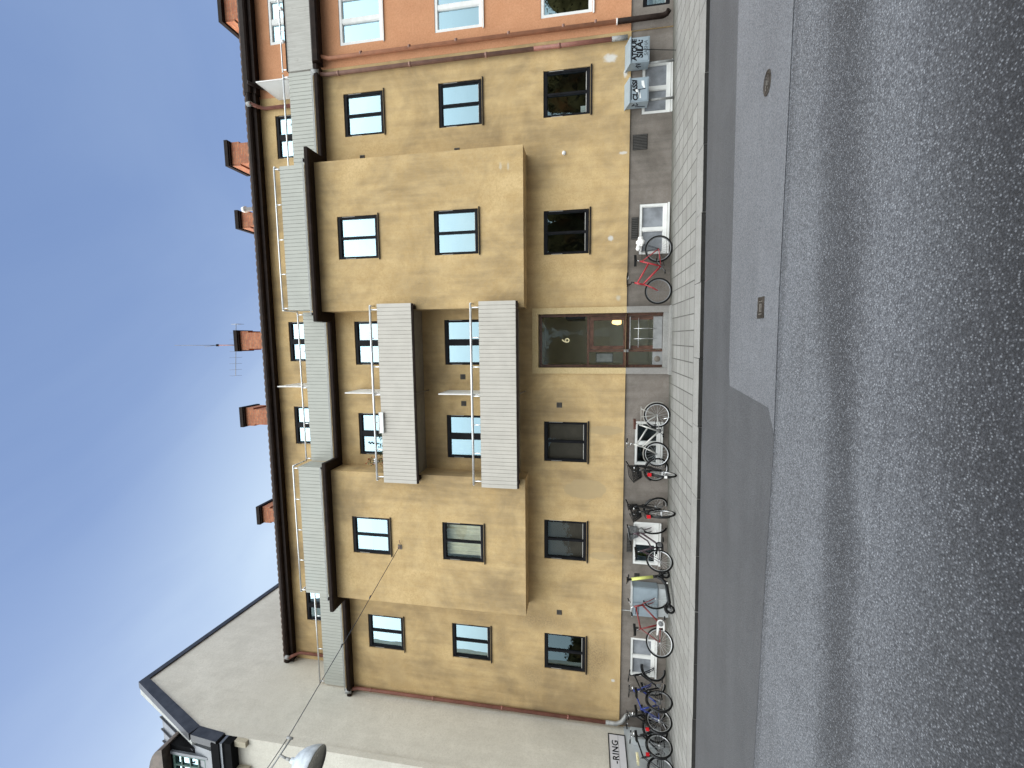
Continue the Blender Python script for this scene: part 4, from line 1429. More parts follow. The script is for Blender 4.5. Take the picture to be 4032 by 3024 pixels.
# ------------------------------------------------------------------ street cabinets
def wall_cabinet(x0, x1, label):
    zf0, zf1 = 0.72, 1.155
    c = thing('utility_cabinet', label, 'utility box', ((x0 + x1) / 2, -0.16, gz(x0)), 'wall cabinets on posts')
    q = MB()
    d = -0.33
    q.hexa([(x0, d, zf0), (x1, d, zf0), (x1, -0.006, zf0), (x0, -0.006, zf0)], [(x0, d, zf1), (x1, d, zf1), (x1, -0.006, zf1 + 0.095), (x0, -0.006, zf1 + 0.095)])
    q.build('body', M['cabinet'], c, 0.008)
    q = MB()
    q.box(x0 + 0.03, x1 - 0.03, d - 0.012, d - 0.001, zf0 + 0.03, zf1 - 0.03)
    q.build('door', M['cabinet'], c, 0.004)
    q = MB()
    q.hexa([(x0 - 0.02, d - 0.025, zf1 + 0.002), (x1 + 0.02, d - 0.025, zf1 + 0.002), (x1 + 0.02, -0.005, zf1 + 0.098), (x0 - 0.02, -0.005, zf1 + 0.098)],
           [(x0 - 0.02, d - 0.025, zf1 + 0.02), (x1 + 0.02, d - 0.025, zf1 + 0.02), (x1 + 0.02, -0.005, zf1 + 0.118), (x0 - 0.02, -0.005, zf1 + 0.118)])
    q.build('lid', M['cabinet'], c)
    q = MB()
    xp = x0 + 0.05 if x0 > 7 else x0 + 0.10
    q.tube([(xp, -0.17, zf0), (xp, -0.17, gz(xp))], 0.028, 10)
    q.build('post', M['zinc'], c)
    return c, d - 0.014


c, yy = wall_cabinet(7.48, 8.05, 'grey metal wall cabinet covered in three lines of marker graffiti, beneath a downpipe foot')
for s_, z, sz, mt, x in (('ATQUE', 1.075, 0.145, 'ink', 7.76), ('SILA:', 0.945, 0.195, 'ink', 7.77), ('SASHA', 0.805, 0.115, 'ink_faint', 7.78)):
    text_mesh(s_, sz, M[mt], 'graffiti', c, (x, yy, z), (1, 0, 0.03), (0, 0, 1), 0.0015, 0.15, bold=0.007 if mt == 'ink' else 0.003)
def stroke(c, pts, r=0.007):
    q = MB()
    q.tube(pts, r, 5)
    q.build('graffiti_stroke', M['ink'], c)


stroke(c, [(7.54, yy, 1.133), (7.88, yy, 1.138)], 0.006)
stroke(c, [(7.478, -0.10, 0.95), (7.476, -0.20, 1.03), (7.476, -0.16, 0.90)], 0.010)
stroke(c, [(7.478, -0.22, 1.02), (7.476, -0.27, 0.92), (7.476, -0.29, 1.04)], 0.010)
c, yy = wall_cabinet(6.58, 7.14, 'grey metal wall cabinet with one black scrawl and white sticker scraps')
text_mesh('CLASSI', 0.155, M['ink'], 'graffiti', c, (6.84, yy, 1.04), (1, 0, 0.05), (0, 0, 1), 0.0015, 0.2, bold=0.007)
stroke(c, [(6.85, yy, 1.0), (6.87, yy, 0.80)])
stroke(c, [(6.66, yy, 0.95), (6.87, yy, 0.935)])
stroke(c, [(6.64, yy, 1.127), (6.98, yy, 1.130)], 0.006)
stroke(c, [(6.577, -0.25, 1.05), (6.576, -0.17, 1.10), (6.576, -0.19, 0.96), (6.576, -0.27, 1.0)], 0.012)
stroke(c, [(6.577, -0.12, 1.02), (6.576, -0.10, 0.78)], 0.009)
for k, pts_ in enumerate(([(6.66, 0.90), (6.79, 0.925), (6.785, 0.965), (6.655, 0.94)], [(6.88, 0.81), (7.05, 0.84), (7.05, 0.90), (6.95, 0.89), (6.88, 0.84)], [(6.80, 0.97), (6.87, 0.99), (6.86, 1.04), (6.80, 1.02)])):
    q = MB()
    q.prism([(x, yy - 0.003 * (k == 2), z) for x, z in pts_], (0, -0.002, 0))
    q.build('sticker', M['paper'], c)

c = thing('electrical_cabinet', 'blue grey floor standing electrical cabinet behind the scooter', 'utility box', (-6.38, -0.15, gz(-6.4)))
q = MB()
q.box(-6.80, -5.95, -0.28, 0.02, 0.17, 0.845)
q.build('body', M['cabinet'], c, 0.01)
q = MB()
q.box(-6.78, -6.40, -0.296, -0.282, 0.20, 0.82)
q.box(-6.385, -5.97, -0.296, -0.282, 0.20, 0.82)
q.build('door', M['cabinet'], c, 0.004)
q = MB()
q.box(-6.83, -5.92, -0.30, 0.03, 0.847, 0.87)
q.build('lid', M['cabinet_pale'], c)
q = MB()
q.box(-6.78, -5.97, -0.25, 0.0, gz(-6.4, -0.05), 0.168)
q.build('base', M['cabinet_pale'], c)
q = MB()
for k in range(3):
    q.box(-6.74, -6.50, -0.2985, -0.2965, 0.755 - k * 0.04, 0.770 - k * 0.04)
q.build('label_strip', M['ink'], c)
q = MB()
q.tube([(-6.86, 0.03, ZP), (-6.86, 0.03, 0.1)], 0.014, 8)
tag(q.build('cable_conduit', M['zinc']), 'thin grey conduit running down the plinth beside the electrical cabinet', 'pipe')
c = thing('small_meter_cabinet', 'small pale grey cabinet low in the corner beside the gable wall', 'utility box', (-10.33, -0.32, gz(-10.3)))
q = MB()
q.box(-10.446, -10.22, -0.56, -0.22, 0.22, 0.83)
q.build('body', M['cabinet_pale'], c, 0.01)
q = MB()
q.box(-10.44, -10.23, -0.575, -0.562, 0.25, 0.80)
q.build('door', M['cabinet_pale'], c)
q = MB()
q.box(-10.44, -10.24, -0.54, -0.24, gz(-10.4, -0.05), 0.218)
q.build('base', M['kickplate'], c)

# ------------------------------------------------------------------ things on and above the house
A = thing('roof_antenna', 'thin whip aerial and yagi antenna on the chimney over the door', 'antenna', (0.71, 3.72, 16.2))
q = MB()
q.tube([(0.71, 3.72, 16.19), (0.71, 3.72, 17.25)], 0.020, 8)
mast = q.build('mast', M['pipe'], A)
q = MB()
q.lathe((0.71, 3.72, 17.22), [(0.0, 0.06), (0.05, 0.04), (0.05, -0.04), (0.0, -0.06)], (0, 0, 1), 10)
q.build('insulator', M['black'], A)
q = MB()
q.tube([(0.71, 3.72, 17.25), (0.72, 3.72, 19.3)], [0.012, 0.008], 6)
q.tube([(0.71, 3.72, 17.28), (0.64, 3.72, 17.85)], 0.007, 6)
q.build('whip', M['ventgrey'], A)
q = MB()
q.tube([(1.58, 3.72, 16.27), (-0.55, 3.72, 16.47)], 0.011, 6)
q.build('boom', M['zinc'], A)
for k in range(8):
    x = 1.2 - k * 0.25
    q = MB()
    z = 16.27 + (1.58 - x) * 0.094
    q.tube([(x, 3.57, z + 0.16), (x, 3.87, z - 0.16)], 0.0045, 5)
    q.build('element', M['ventgrey'], A)
q = MB()
q.tube([(1.56, 3.72, 16.48), (1.56, 3.72, 16.03)], 0.012, 6)
q.tube([(1.56, 3.5, 16.02), (1.56, 3.9, 16.06)], 0.007, 6)
q.build('dipole', M['zinc'], A)

# lamp hung on a span wire across the street
LP = Vector((-6.83, -5.5, 7.55))
anchor = Vector((-5.13, -0.70, 7.47))
far = Vector((-8.9, -11.5, 8.75))
q = MB()
cl1, cl2 = Vector((-6.56, -5.35, 7.63)), Vector((-7.03, -5.62, 7.93))
q.tube([anchor, anchor.lerp(cl1, 0.5) + Vector((0, 0, -0.02)), cl1], 0.008, 6)
q.tube([cl1, cl2], 0.008, 6)
q.tube([cl2, far], 0.008, 6)
for k in (0.35, 0.62):
    pp = anchor.lerp(cl1, k)
    q.tube([pp - Vector((0.02, 0.03, 0)), pp + Vector((0.02, 0.03, 0))], 0.016, 6)
wire = tag(q.build('span_wire', M['slate']), 'thin dark wire from the bay wall carrying the street lamp', 'cable')
hk = thing('wall_hook', 'small rusty hook plate anchoring the span wire on the bay', 'hook', tuple(anchor + Vector((0, 0.06, 0))))
q = MB()
q.box(-5.20, -5.06, BY - 0.014, BY - 0.002, 7.40, 7.52)
q.build('plate', M['ventgrey'], hk)
q = MB()
q.torus((-5.13, BY - 0.04, 7.47), 0.032, 0.009, None, 14, 6)
q.tube([(-5.02, BY - 0.02, 7.44), (-4.97, BY - 0.06, 7.44), (-4.90, BY - 0.05, 7.45)], 0.010, 6)
q.build('hook', M['pipe_pink'], hk)

L = thing('street_lamp', 'large pale blue grey domed street lamp hanging on the span wire', 'street lamp', tuple(LP + Vector((0, 0, -0.6))))
ax = Vector((0.10, 0.03, 1.0)).normalized()      # hangs a little askew
cc = LP + ax * -0.58
q = MB()
q.lathe(cc, [(0.335, 0.0), (0.34, 0.02), (0.325, 0.09), (0.29, 0.19), (0.235, 0.29), (0.165, 0.37), (0.085, 0.42), (0.05, 0.44), (0.045, 0.50), (0.0, 0.505)], ax, 36)
q.build('shade', M['lamp'], L)
q = MB()
q.lathe(cc, [(0.0, 0.05), (0.12, 0.045), (0.24, 0.03), (0.315, 0.012), (0.33, 0.004)], ax, 36)
q.build('bowl', M['lamp_in'], L)
q = MB()
q.tube([cc + ax * 0.48, cc + ax * 0.60], 0.025, 10)
mid_ = (cl1 + cl2) / 2
q.tube([cc + ax * 0.58, mid_ + Vector((0, 0, -0.06))], 0.02, 8)
q.tube([cl1 + Vector((0, 0, -0.07)), cl2 + Vector((0, 0, -0.07))], 0.016, 8)
for c_ in (cl1, cl2):
    q.tube([c_ + Vector((0, 0, 0.02)), c_ + Vector((0, 0, -0.10))], 0.022, 8)
q.build('hanger', M['zinc'], L)

# balcony plants
def leafy(name, label, cat, c, r, h, n, mats, pot=True, group=None, blossom=0):
    T = thing(name, label, cat, c, group)
    if pot:
        q = MB()
        q.lathe(c, [(0.0, 0.0), (0.07, 0.0), (0.10, 0.20), (0.09, 0.20), (0.0, 0.18)], (0, 0, 1), 14)
        q.build('pot', M['pot'], T)
    rr = random.Random(int(abs(c[0]) * 1000))
    for mt, share, nm in mats:
        q = MB()
        for _ in range(int(n * share)):
            a = rr.uniform(0, 6.283)
            rad = r * math.sqrt(rr.random())
            z = rr.uniform(0.12, 1.0) * h
            p0 = Vector((c[0] + rad * math.cos(a), c[1] + rad * 0.6 * math.sin(a), c[2] + z))
            d = Vector((rr.uniform(-1, 1), rr.uniform(-1, 1), rr.uniform(-0.5, 1))).normalized() * rr.uniform(0.03, 0.07)
            e = d.cross(Vector((rr.uniform(-1, 1), rr.uniform(-1, 1), rr.uniform(-1, 1)))).normalized() * 0.018
            q.quad(p0, p0 + d * 0.5 + e, p0 + d, p0 + d * 0.5 - e)
        q.build(nm, M[mt], T)
    q = MB()
    for k in range(5):
        a = k * 1.3
        q.tube([(c[0], c[1], c[2] + 0.15), (c[0] + r * 0.6 * math.cos(a), c[1] + r * 0.4 * math.sin(a), c[2] + h * 0.9)], 0.005, 5)
    q.build('stem', M['leaf'], T)
    if blossom:
        q = MB()
        for _ in range(blossom):
            p0 = Vector((c[0] + rr.uniform(-0.07, 0.07), c[1] + rr.uniform(-0.05, 0.05), c[2] + h * 0.62 + rr.uniform(-0.07, 0.07)))
            q.lathe(p0, [(0.0, 0.025), (0.022, 0.01), (0.022, -0.01), (0.0, -0.025)], (0, 0, 1), 8)
        q.build('blossom', M['blossom'], T)
    return T


leafy('potted_plant', 'rust red potted plant with white flowers on the upper balcony', 'plant', (-2.57, -0.72, 7.55), 0.13, 0.78, 150, [('redleaf', 0.8, 'red_foliage'), ('leaf', 0.4, 'foliage')], blossom=16)
leafy('potted_plant', 'dark green trailing plant along the upper balcony edge beside the red leaved one', 'plant', (-2.2, -0.74, 7.52), 0.22, 0.40, 170, [('leaf', 1.0, 'foliage')])
leafy('potted_plant', 'sparse green plant behind the upper balcony panel below the window middle', 'plant', (-1.86, -0.72, 7.50), 0.16, 0.42, 90, [('leaf', 1.0, 'foliage')])
T = thing('planter_box', 'pale planter box hung over the upper balcony panel edge', 'planter', (-1.42, -0.93, 7.6))
q = MB()
q.box(-1.70, -1.12, -0.965, -0.91, 7.655, 7.775)
q.build('box', M['screen'], T, 0.006)
q = MB()
q.box(-1.71, -1.11, -0.97, -0.905, 7.776, 7.79)
q.build('rim', M['panel'], T)
T = thing('garden_stake', 'dark plaque on a thin stake standing in the upper balcony greenery', 'garden ornament', (-2.05, -0.70, 7.5))
q = MB()
q.tube([(-2.05, -0.70, 7.5), (-2.05, -0.70, 8.02)], 0.006, 6)
q.build('stake', M['blackpaint'], T)
q = MB()
for k in range(6):
    q.lathe((-2.05 + (0.012 if k % 2 else -0.012), -0.70, 8.02 + k * 0.045), [(0.0, 0.03), (0.028, 0.01), (0.028, -0.01), (0.0, -0.03)], (0, 0, 1), 8)
q.build('plaque', M['blackpaint'], T)

# ------------------------------------------------------------------ iron covers in the road
T = thing('manhole_cover', 'round cast iron manhole cover in the pale asphalt strip', 'manhole cover', (3.93, -5.84, gz(3.93, -0.052)), world=False)
T.scale = (0.62, 0.45, 1.0)
q = MB()
q.lathe((0, 0, 0), [(0.0, 0.006), (0.10, 0.006), (0.105, 0.002), (0.16, 0.002), (0.165, 0.007), (0.20, 0.007)], (0, 0, 1), 32)
q.build('lid', M['iron'], T)
q = MB()
q.lathe((0, 0, 0), [(0.203, 0.003), (0.205, 0.010), (0.235, 0.010), (0.24, 0.0)], (0, 0, 1), 32)
q.build('frame', M['iron'], T)
q = MB()
q.box(-0.05, 0.05, -0.012, 0.012, 0.007, 0.011)
for k in range(-2, 3):
    q.box(k * 0.055 - 0.018, k * 0.055 + 0.018, 0.055, 0.075, 0.007, 0.010)
    q.box(k * 0.055 - 0.018, k * 0.055 + 0.018, -0.075, -0.055, 0.007, 0.010)
q.build('raised_mark', M['iron_light'], T)
T = thing('valve_cover', 'small rectangular iron valve cover in the pale asphalt strip', 'manhole cover', (1.225, -5.865, gz(1.225, -0.052)), world=False)
q = MB()
q.box(-0.135, 0.135, -0.105, 0.105, -0.02, 0.006)
q.build('lid', M['iron'], T)
q = MB()
for a, c_, d, e in ((-0.05, 0.05, 0.015, 0.03), (-0.05, 0.05, -0.03, -0.015), (-0.05, -0.04, -0.015, 0.015), (0.04, 0.05, -0.015, 0.015), (-0.085, -0.075, -0.05, 0.05), (0.075, 0.085, -0.05, 0.05)):
    q.box(a, c_, d, e, 0.0065, 0.010)
q.build('raised_mark', M['iron_light'], T)


# ------------------------------------------------------------------ bicycles
def bicycle(label, rear, heading, paint, lean=0.0, steer=0.0, frame='diamond', Rw=0.335, fender=None, rack=False, basket=None, basket_mat='wicker', bar='flat', saddle='black', chainguard=None, rim='rim', light=True, wb=1.05, sad_h=0.95, spoke_mat=None, white_tail=False, bar_mat='blackpaint', kick=False):
    """built along local x: rear axle at the origin's x, front wheel forward"""
    T = thing('bicycle', label, 'bicycle', (rear[0], rear[1], gz(rear[0], 0.0)), 'bicycles parked along the house', world=False)
    slope = math.atan(SX * math.cos(R(heading)))
    T.rotation_euler = (R(lean), -slope, R(heading))
    HT, HB = Vector((wb - 0.24, 0, 0.90)), Vector((wb - 0.185, 0, 0.70))
    FA = Vector((wb, 0, Rw))
    axis = (HT - HB).normalized()
    rot = Matrix.Rotation(R(steer), 4, axis)
    # after steering, drop or lift nothing: rotate about the head axis
    st = lambda p: HB + (rot @ (Vector(p) - HB).to_4d()).to_3d()
    BB, SEAT, RA = Vector((0.43, 0, 0.28)), Vector((0.27, 0, sad_h - 0.17)), Vector((0, 0, Rw))
    q = MB()
    rt = 0.021
    q.tube([BB, SEAT], rt, 8)
    if frame == 'diamond':
        q.tube([SEAT.lerp(BB, 0.06), HT - axis * 0.02], rt, 8)
        q.tube([BB, HB + axis * 0.01], rt * 1.1, 8)
    elif frame == 'mixte':
        q.tube([SEAT.lerp(BB, 0.42), HT - axis * 0.05], rt, 8)
        q.tube([BB, HB + axis * 0.01], rt * 1.1, 8)
    else:
        mid = BB.lerp(HB, 0.35) + Vector((-0.02, 0, -0.05))
        q.tube([BB, mid, HB + axis * 0.02], rt * 1.25, 8)
        mid2 = SEAT.lerp(BB, 0.62).lerp(HT, 0.45) + Vector((0.03, 0, -0.10))
        q.tube([SEAT.lerp(BB, 0.60), mid2, HT - axis * 0.06], rt, 8)
    q.tube([HB - axis * 0.01, HT + axis * 0.02], rt * 1.2, 8)
    for s_ in (-1, 1):
        q.tube([BB + Vector((0, 0.03 * s_, 0)), RA + Vector((0, 0.055 * s_, 0))], 0.010, 6)
        q.tube([SEAT.lerp(BB, 0.08) + Vector((0, 0.02 * s_, 0)), RA + Vector((0, 0.055 * s_, 0))], 0.009, 6)
    q.build('frame', M[paint], T)
    q = MB()
    crown = HB - axis * 0.02
    for s_ in (-1, 1):
        pts = [crown + Vector((0, 0.045 * s_, 0)), crown.lerp(FA, 0.6) + Vector((-0.015, 0.05 * s_, 0)), FA + Vector((0, 0.055 * s_, 0))]
        q.tube([st(p) for p in pts], [0.013, 0.012, 0.008], 6)
    q.tube([st(crown + Vector((0, -0.05, 0))), st(crown + Vector((0, 0.05, 0)))], 0.014, 6)
    q.build('fork', M[paint], T)
    ident = lambda p: p
    for c_, tf in ((RA, ident), (FA, st)):
        q = MB()
        q.torus(c_, Rw - 0.047, 0.013, tf, 40, 6, flat=1.3)
        q.tube([tf(c_ + Vector((0, -0.055, 0))), tf(c_ + Vector((0, 0.055, 0)))], 0.020, 8)
        for k in range(18):
            a = 2 * math.pi * k / 18
            a2 = a + (0.28 if k % 2 else -0.28)
            o_ = c_ + Vector((0.022 * math.cos(a2), 0.025 * (1 if k % 2 else -1), 0.022 * math.sin(a2)))
            e_ = c_ + Vector(((Rw - 0.045) * math.cos(a), 0, (Rw - 0.045) * math.sin(a)))
            q.tube([tf(o_), tf(e_)], 0.0022, 3, False)
        wh = q.build('wheel', M[rim], T)
        q = MB()
        q.torus(c_, Rw - 0.024, 0.024, tf, 44, 8)
        q.build('tyre', M['tyre'], wh)
        if fender:
            q = MB()
            a0, a1 = (R(25), R(205)) if tf is ident else (R(30), R(165))
            n = 22
            for i in range(n):
                aa, ab = a0 + (a1 - a0) * i / n, a0 + (a1 - a0) * (i + 1) / n
                pr = []
                for an in (aa, ab):
                    for (dy_, dr) in ((-0.030, 0.008), (0.0, 0.026), (0.030, 0.008)):
                        rr = Rw + dr
                        pr.append(tf(c_ + Vector((rr * math.cos(an), dy_, rr * math.sin(an)))))
                q.quad(pr[0], pr[3], pr[4], pr[1])
                q.quad(pr[1], pr[4], pr[5], pr[2])
            q.build('mudguard', M[fender], T)
    if white_tail:
        q = MB()
        for an in (R(183),):
            p0 = RA + Vector(((Rw + 0.03) * math.cos(an), 0, (Rw + 0.03) * math.sin(an)))
            q.box(p0.x - 0.008, p0.x + 0.002, -0.028, 0.028, p0.z - 0.03, p0.z + 0.035)
        q.build('mudguard_tail', M['white_plastic'], T)
    # saddle and post
    q = MB()
    sp = SEAT + (SEAT - BB).normalized() * 0.10
    q.tube([SEAT, sp], 0.013, 8)
    q.build('seat_post', M['chrome'], T)
    q = MB()
    sc_ = sp + Vector((0.0, 0, 0.035))
    ring = [(-0.13, 0.035, 0.012), (-0.12, 0.085, 0.005), (-0.04, 0.075, 0.0), (0.04, 0.030, 0.0), (0.14, 0.016, 0.004), (0.155, 0.008, 0.0)]
    lo, hi = [], []
    for (dx_, hw, dz_) in ring:
        hi.append((sc_ + Vector((dx_, -hw, dz_)), sc_ + Vector((dx_, 0, dz_ + 0.022)), sc_ + Vector((dx_, hw, dz_))))
        lo.append((sc_ + Vector((dx_, -hw * 0.9, dz_ - 0.045)), sc_ + Vector((dx_, hw * 0.9, dz_ - 0.045))))
    for i in range(len(ring) - 1):
        for k in range(2):
            q.quad(hi[i][k], hi[i + 1][k], hi[i + 1][k + 1], hi[i][k + 1])
        q.quad(hi[i][0], hi[i + 1][0], lo[i + 1][0], lo[i][0])
        q.quad(hi[i][2], hi[i + 1][2], lo[i + 1][1], lo[i][1])
        q.quad(lo[i][0], lo[i + 1][0], lo[i + 1][1], lo[i][1])
    q.poly([hi[0][0], hi[0][1], hi[0][2], lo[0][1], lo[0][0]])
    q.build('saddle', M[saddle], T)
    # handlebar
    top = HT + axis * 0.10
    q = MB()
    q.tube([st(HT), st(top), st(top + Vector((0.05, 0, 0.01)))], 0.013, 8)
    cb = top + Vector((0.05, 0, 0.01))
    if bar == 'flat':
        pts = [cb + Vector((-0.05, -0.29, 0.03)), cb + Vector((0.0, -0.08, 0.02)), cb + Vector((0.0, 0.08, 0.02)), cb + Vector((-0.05, 0.29, 0.03))]
    elif bar == 'swept':
        pts = [cb + Vector((-0.24, -0.27, 0.08)), cb + Vector((-0.10, -0.25, 0.10)), cb + Vector((0.04, -0.12, 0.10)), cb, cb + Vector((0.04, 0.12, 0.10)), cb + Vector((-0.10, 0.25, 0.10)), cb + Vector((-0.24, 0.27, 0.08))]
    else:
        pts = [cb + Vector((-0.06, -0.20, -0.13)), cb + Vector((0.08, -0.20, -0.10)), cb + Vector((0.09, -0.20, -0.01)), cb + Vector((0.0, -0.18, 0.0)), cb, cb + Vector((0.0, 0.18, 0.0)), cb + Vector((0.09, 0.20, -0.01)), cb + Vector((0.08, 0.20, -0.10)), cb + Vector((-0.06, 0.20, -0.13))]
    q.tube([st(p) for p in pts], 0.012, 8)
    hb = q.build('handlebar', M[bar_mat], T)
    for a, c_ in ((pts[0], pts[1]), (pts[-1], pts[-2])):
        q = MB()
        d = (c_ - a).normalized()
        q.tube([st(a - d * 0.005), st(a + d * 0.11)], 0.017, 8)
        q.build('grip', M['black'], hb)
    for s_ in (-1, 1):
        q = MB()
        k = pts[1] if s_ < 0 else pts[-2]
        e = pts[0] if s_ < 0 else pts[-1]
        q.tube([st(k + Vector((0.03, 0, -0.02))), st(k.lerp(e, 0.7) + Vector((0.05, 0, -0.03)))], 0.006, 5)
        q.build('brake_lever', M['chrome'], hb)
    # drive
    q = MB()
    q.lathe(BB + Vector((0, -0.070, 0)), [(0.012, 0.0), (0.06, 0.0), (0.065, 0.003), (0.065, 0.006), (0.012, 0.006)], (0, 1, 0), 24)
    for s_, an in ((-1, R(-40)), (1, R(140))):
        e = BB + Vector((0.17 * math.cos(an), 0.075 * s_, 0.17 * math.sin(an)))
        q.tube([BB + Vector((0, 0.06 * s_, 0)), e], 0.009, 6)
    ck = q.build('crank', M['dark_rim'], T)
    for s_, an in ((-1, R(-40)), (1, R(140))):
        e = BB + Vector((0.17 * math.cos(an), 0.075 * s_, 0.17 * math.sin(an)))
        q = MB()
        q.box(e.x - 0.045, e.x + 0.045, min(e.y, e.y + 0.09 * s_), max(e.y, e.y + 0.09 * s_), e.z - 0.012, e.z + 0.012)
        q.build('pedal', M['black'], ck)
    q = MB()
    for dz_ in (0.088, -0.088):
        q.tube([BB + Vector((0, -0.042, dz_)), RA + Vector((0, -0.042, dz_ * 0.35))], 0.006, 4)
    q.build('chain', M['black'], T)
    if chainguard:
        q = MB()
        pr = [BB + Vector((0.100 * math.cos(a), -0.062, 0.100 * math.sin(a))) for a in [R(-100 + 20 * i) for i in range(11)]]
        pr += [Vector((0.16, -0.062, Rw + 0.07)), Vector((0.16, -0.062, Rw + 0.035)), Vector((0.33, -0.062, 0.33)), Vector((0.345, -0.062, 0.23)), Vector((0.27, -0.062, 0.235)), Vector((0.27, -0.062, 0.20))]
        q.prism(pr, (0, 0.012, 0))
        q.build('chainguard', M[chainguard], T)
    if rack:
        q = MB()
        zt = 2 * Rw + 0.07
        for s_ in (-1, 1):
            q.tube([Vector((0.22, 0.05 * s_, zt)), Vector((-0.22, 0.06 * s_, zt))], 0.006, 5)
            q.tube([Vector((-0.16, 0.06 * s_, zt)), RA + Vector((0, 0.06 * s_, 0))], 0.005, 5)
            q.tube([Vector((0.05, 0.06 * s_, zt)), RA + Vector((0, 0.06 * s_, 0))], 0.005, 5)
        q.tube([Vector((-0.22, -0.06, zt)), Vector((-0.22, 0.06, zt))], 0.006, 5)
        q.tube([Vector((0.0, -0.06, zt)), Vector((0.0, 0.06, zt))], 0.005, 5)
        q.build('rack', M['bike_silver' if rack == 'silver' else 'blackpaint'], T)
    if light:
        q = MB()
        zt = 2 * Rw + (0.02 if not rack else 0.03)
        q.box(-0.26, -0.225, -0.04, 0.04, zt - 0.07, zt + 0.02)
        q.build('rear_light', M['red_lens'], T)
        q = MB()
        hl = cb + Vector((0.05, 0, -0.08))
        q.lathe(hl, [(0.0, 0.03), (0.032, 0.03), (0.035, 0.0), (0.02, -0.04), (0.0, -0.045)], (1, 0, 0), 12, st)
        q.build('headlight', M['chrome'], hb)
    if basket:
        q = MB()
        bx0, bx1, hw, z0, z1 = cb.x + 0.03, cb.x + 0.33, 0.19, cb.z - 0.21, cb.z + 0.04
        tp = [(bx0 - 0.02, -hw, z1), (bx1 + 0.02, -hw, z1), (bx1 + 0.02, hw, z1), (bx0 - 0.02, hw, z1)]
        bt = [(bx0 + 0.03, -hw * 0.72, z0), (bx1 - 0.05, -hw * 0.72, z0), (bx1 - 0.05, hw * 0.72, z0), (bx0 + 0.03, hw * 0.72, z0)]
        tp, bt = [Vector(p) for p in tp], [Vector(p) for p in bt]
        for i in range(4):
            j = (i + 1) % 4
            q.tube([st(tp[i]), st(tp[j])], 0.008, 5)
            q.tube([st(bt[i]), st(bt[j])], 0.006, 5)
            nn = 12
            for k in range(nn):
                a = tp[i].lerp(tp[j], k / nn)
                c_ = bt[i].lerp(bt[j], k / nn)
                q.tube([st(a), st(c_)], 0.0045 if basket == 'wire' else 0.008, 4, False)
            for k in range(1, 6):
                q.tube([st(tp[i].lerp(bt[i], k / 6)), st(tp[j].lerp(bt[j], k / 6))], 0.0045 if basket == 'wire' else 0.010, 4, False)
        for k in range(7):
            q.tube([st(bt[0].lerp(bt[3], k / 6)), st(bt[1].lerp(bt[2], k / 6))], 0.005, 4, False)
        if basket == 'crate':
            q.quad(*[st(p) for p in bt])
        q.build('basket', M[basket_mat], T)
    if kick:
        q = MB()
        q.tube([Vector((0.10, 0.06, 0.28)), Vector((0.02, 0.20, 0.01))], 0.008, 6)
        q.build('kickstand', M['chrome'], T)
    return T


bicycle('red step-through bicycle carrying a white bag on its rear rack', (3.09, -0.26), 180, 'bike_red', lean=7, frame='mixte', rack=True, rim='dark_rim', saddle='black', bar='swept', light=False, steer=4)
T = thing('plastic_bag', 'crumpled white plastic bag on the rear rack of the red bicycle', 'bag', (3.22, -0.19, 0.82))
q = MB()
rr = random.Random(5)
for k in range(9):
    p0 = Vector((3.24 + rr.uniform(-0.13, 0.13), -0.18 + rr.uniform(-0.05, 0.05), 0.82 + rr.uniform(-0.03, 0.06)))
    rad = rr.uniform(0.045, 0.08)
    q.lathe(p0, [(0.0, rad), (rad * 0.7, rad * 0.7), (rad, 0.0), (rad * 0.75, -rad * 0.6), (0.0, -rad * 0.8)], (rr.uniform(-1, 1), rr.uniform(-1, 1), 1), 7)
q.build('bag', M['white_plastic'], T)
bicycle('silver bicycle with swept handlebar, brown saddle and pale mudguards below a low window', (-1.17, -0.24), 180, 'bike_silver', lean=6, frame='mixte', rack='silver', fender='bike_silver', saddle='saddle_brown', bar='swept', bar_mat='chrome', light=False, kick=True)
bicycle('black basket bicycle seen from behind, its mudguard tail white, beside the silver one', (-2.50, -1.10), 96, 'blackpaint', steer=78, frame='low', fender='blackpaint', basket='wire', rack=True, white_tail=True, lean=3, bar='flat')
bicycle('black basket bicycle standing between the white tailed one and the half boarded basement window', (-3.50, -1.02), 98, 'blackpaint', steer=58, frame='low', fender='blackpaint', basket='wire', rack=True, lean=-5, bar='flat')
bicycle('plum bicycle with a grey front crate, before the half boarded basement window', (-4.86, -0.82), 62, 'bike_plum', steer=28, frame='low', basket='crate', basket_mat='greycrate', chainguard='blackpaint', rim='rim', lean=-3, bar='flat', light=False)
bicycle('dark red racing bicycle with white chainguard and white mudguard by the electrical cabinet', (-6.98, -1.02), 42, 'bike_darkred', steer=38, frame='diamond', chainguard='white_plastic', fender=None, rim='rim', saddle='black', bar='flat', bar_mat='chrome', light=False, white_tail=False, sad_h=1.0, Rw=0.345, lean=-3)
bicycle('black bicycle without basket, the one nearest the racing bicycle in the corner cluster', (-8.62, -1.0), 88, 'blackpaint', steer=-22, frame='diamond', rim='dark_rim', lean=-4, bar='flat', light=False, fender='blackpaint')
bicycle('bright blue bicycle amid the black ones below the downpipe', (-9.20, -0.98), 80, 'bike_blue', steer=-12, frame='diamond', rim='rim', fender='blackpaint', lean=-5, bar='flat')
bicycle('black low framed bicycle between the blue one and the cream saddled one', (-9.86, -1.06), 86, 'blackpaint', steer=-20, frame='low', rim='rim', lean=-4, bar='swept', fender='blackpaint')
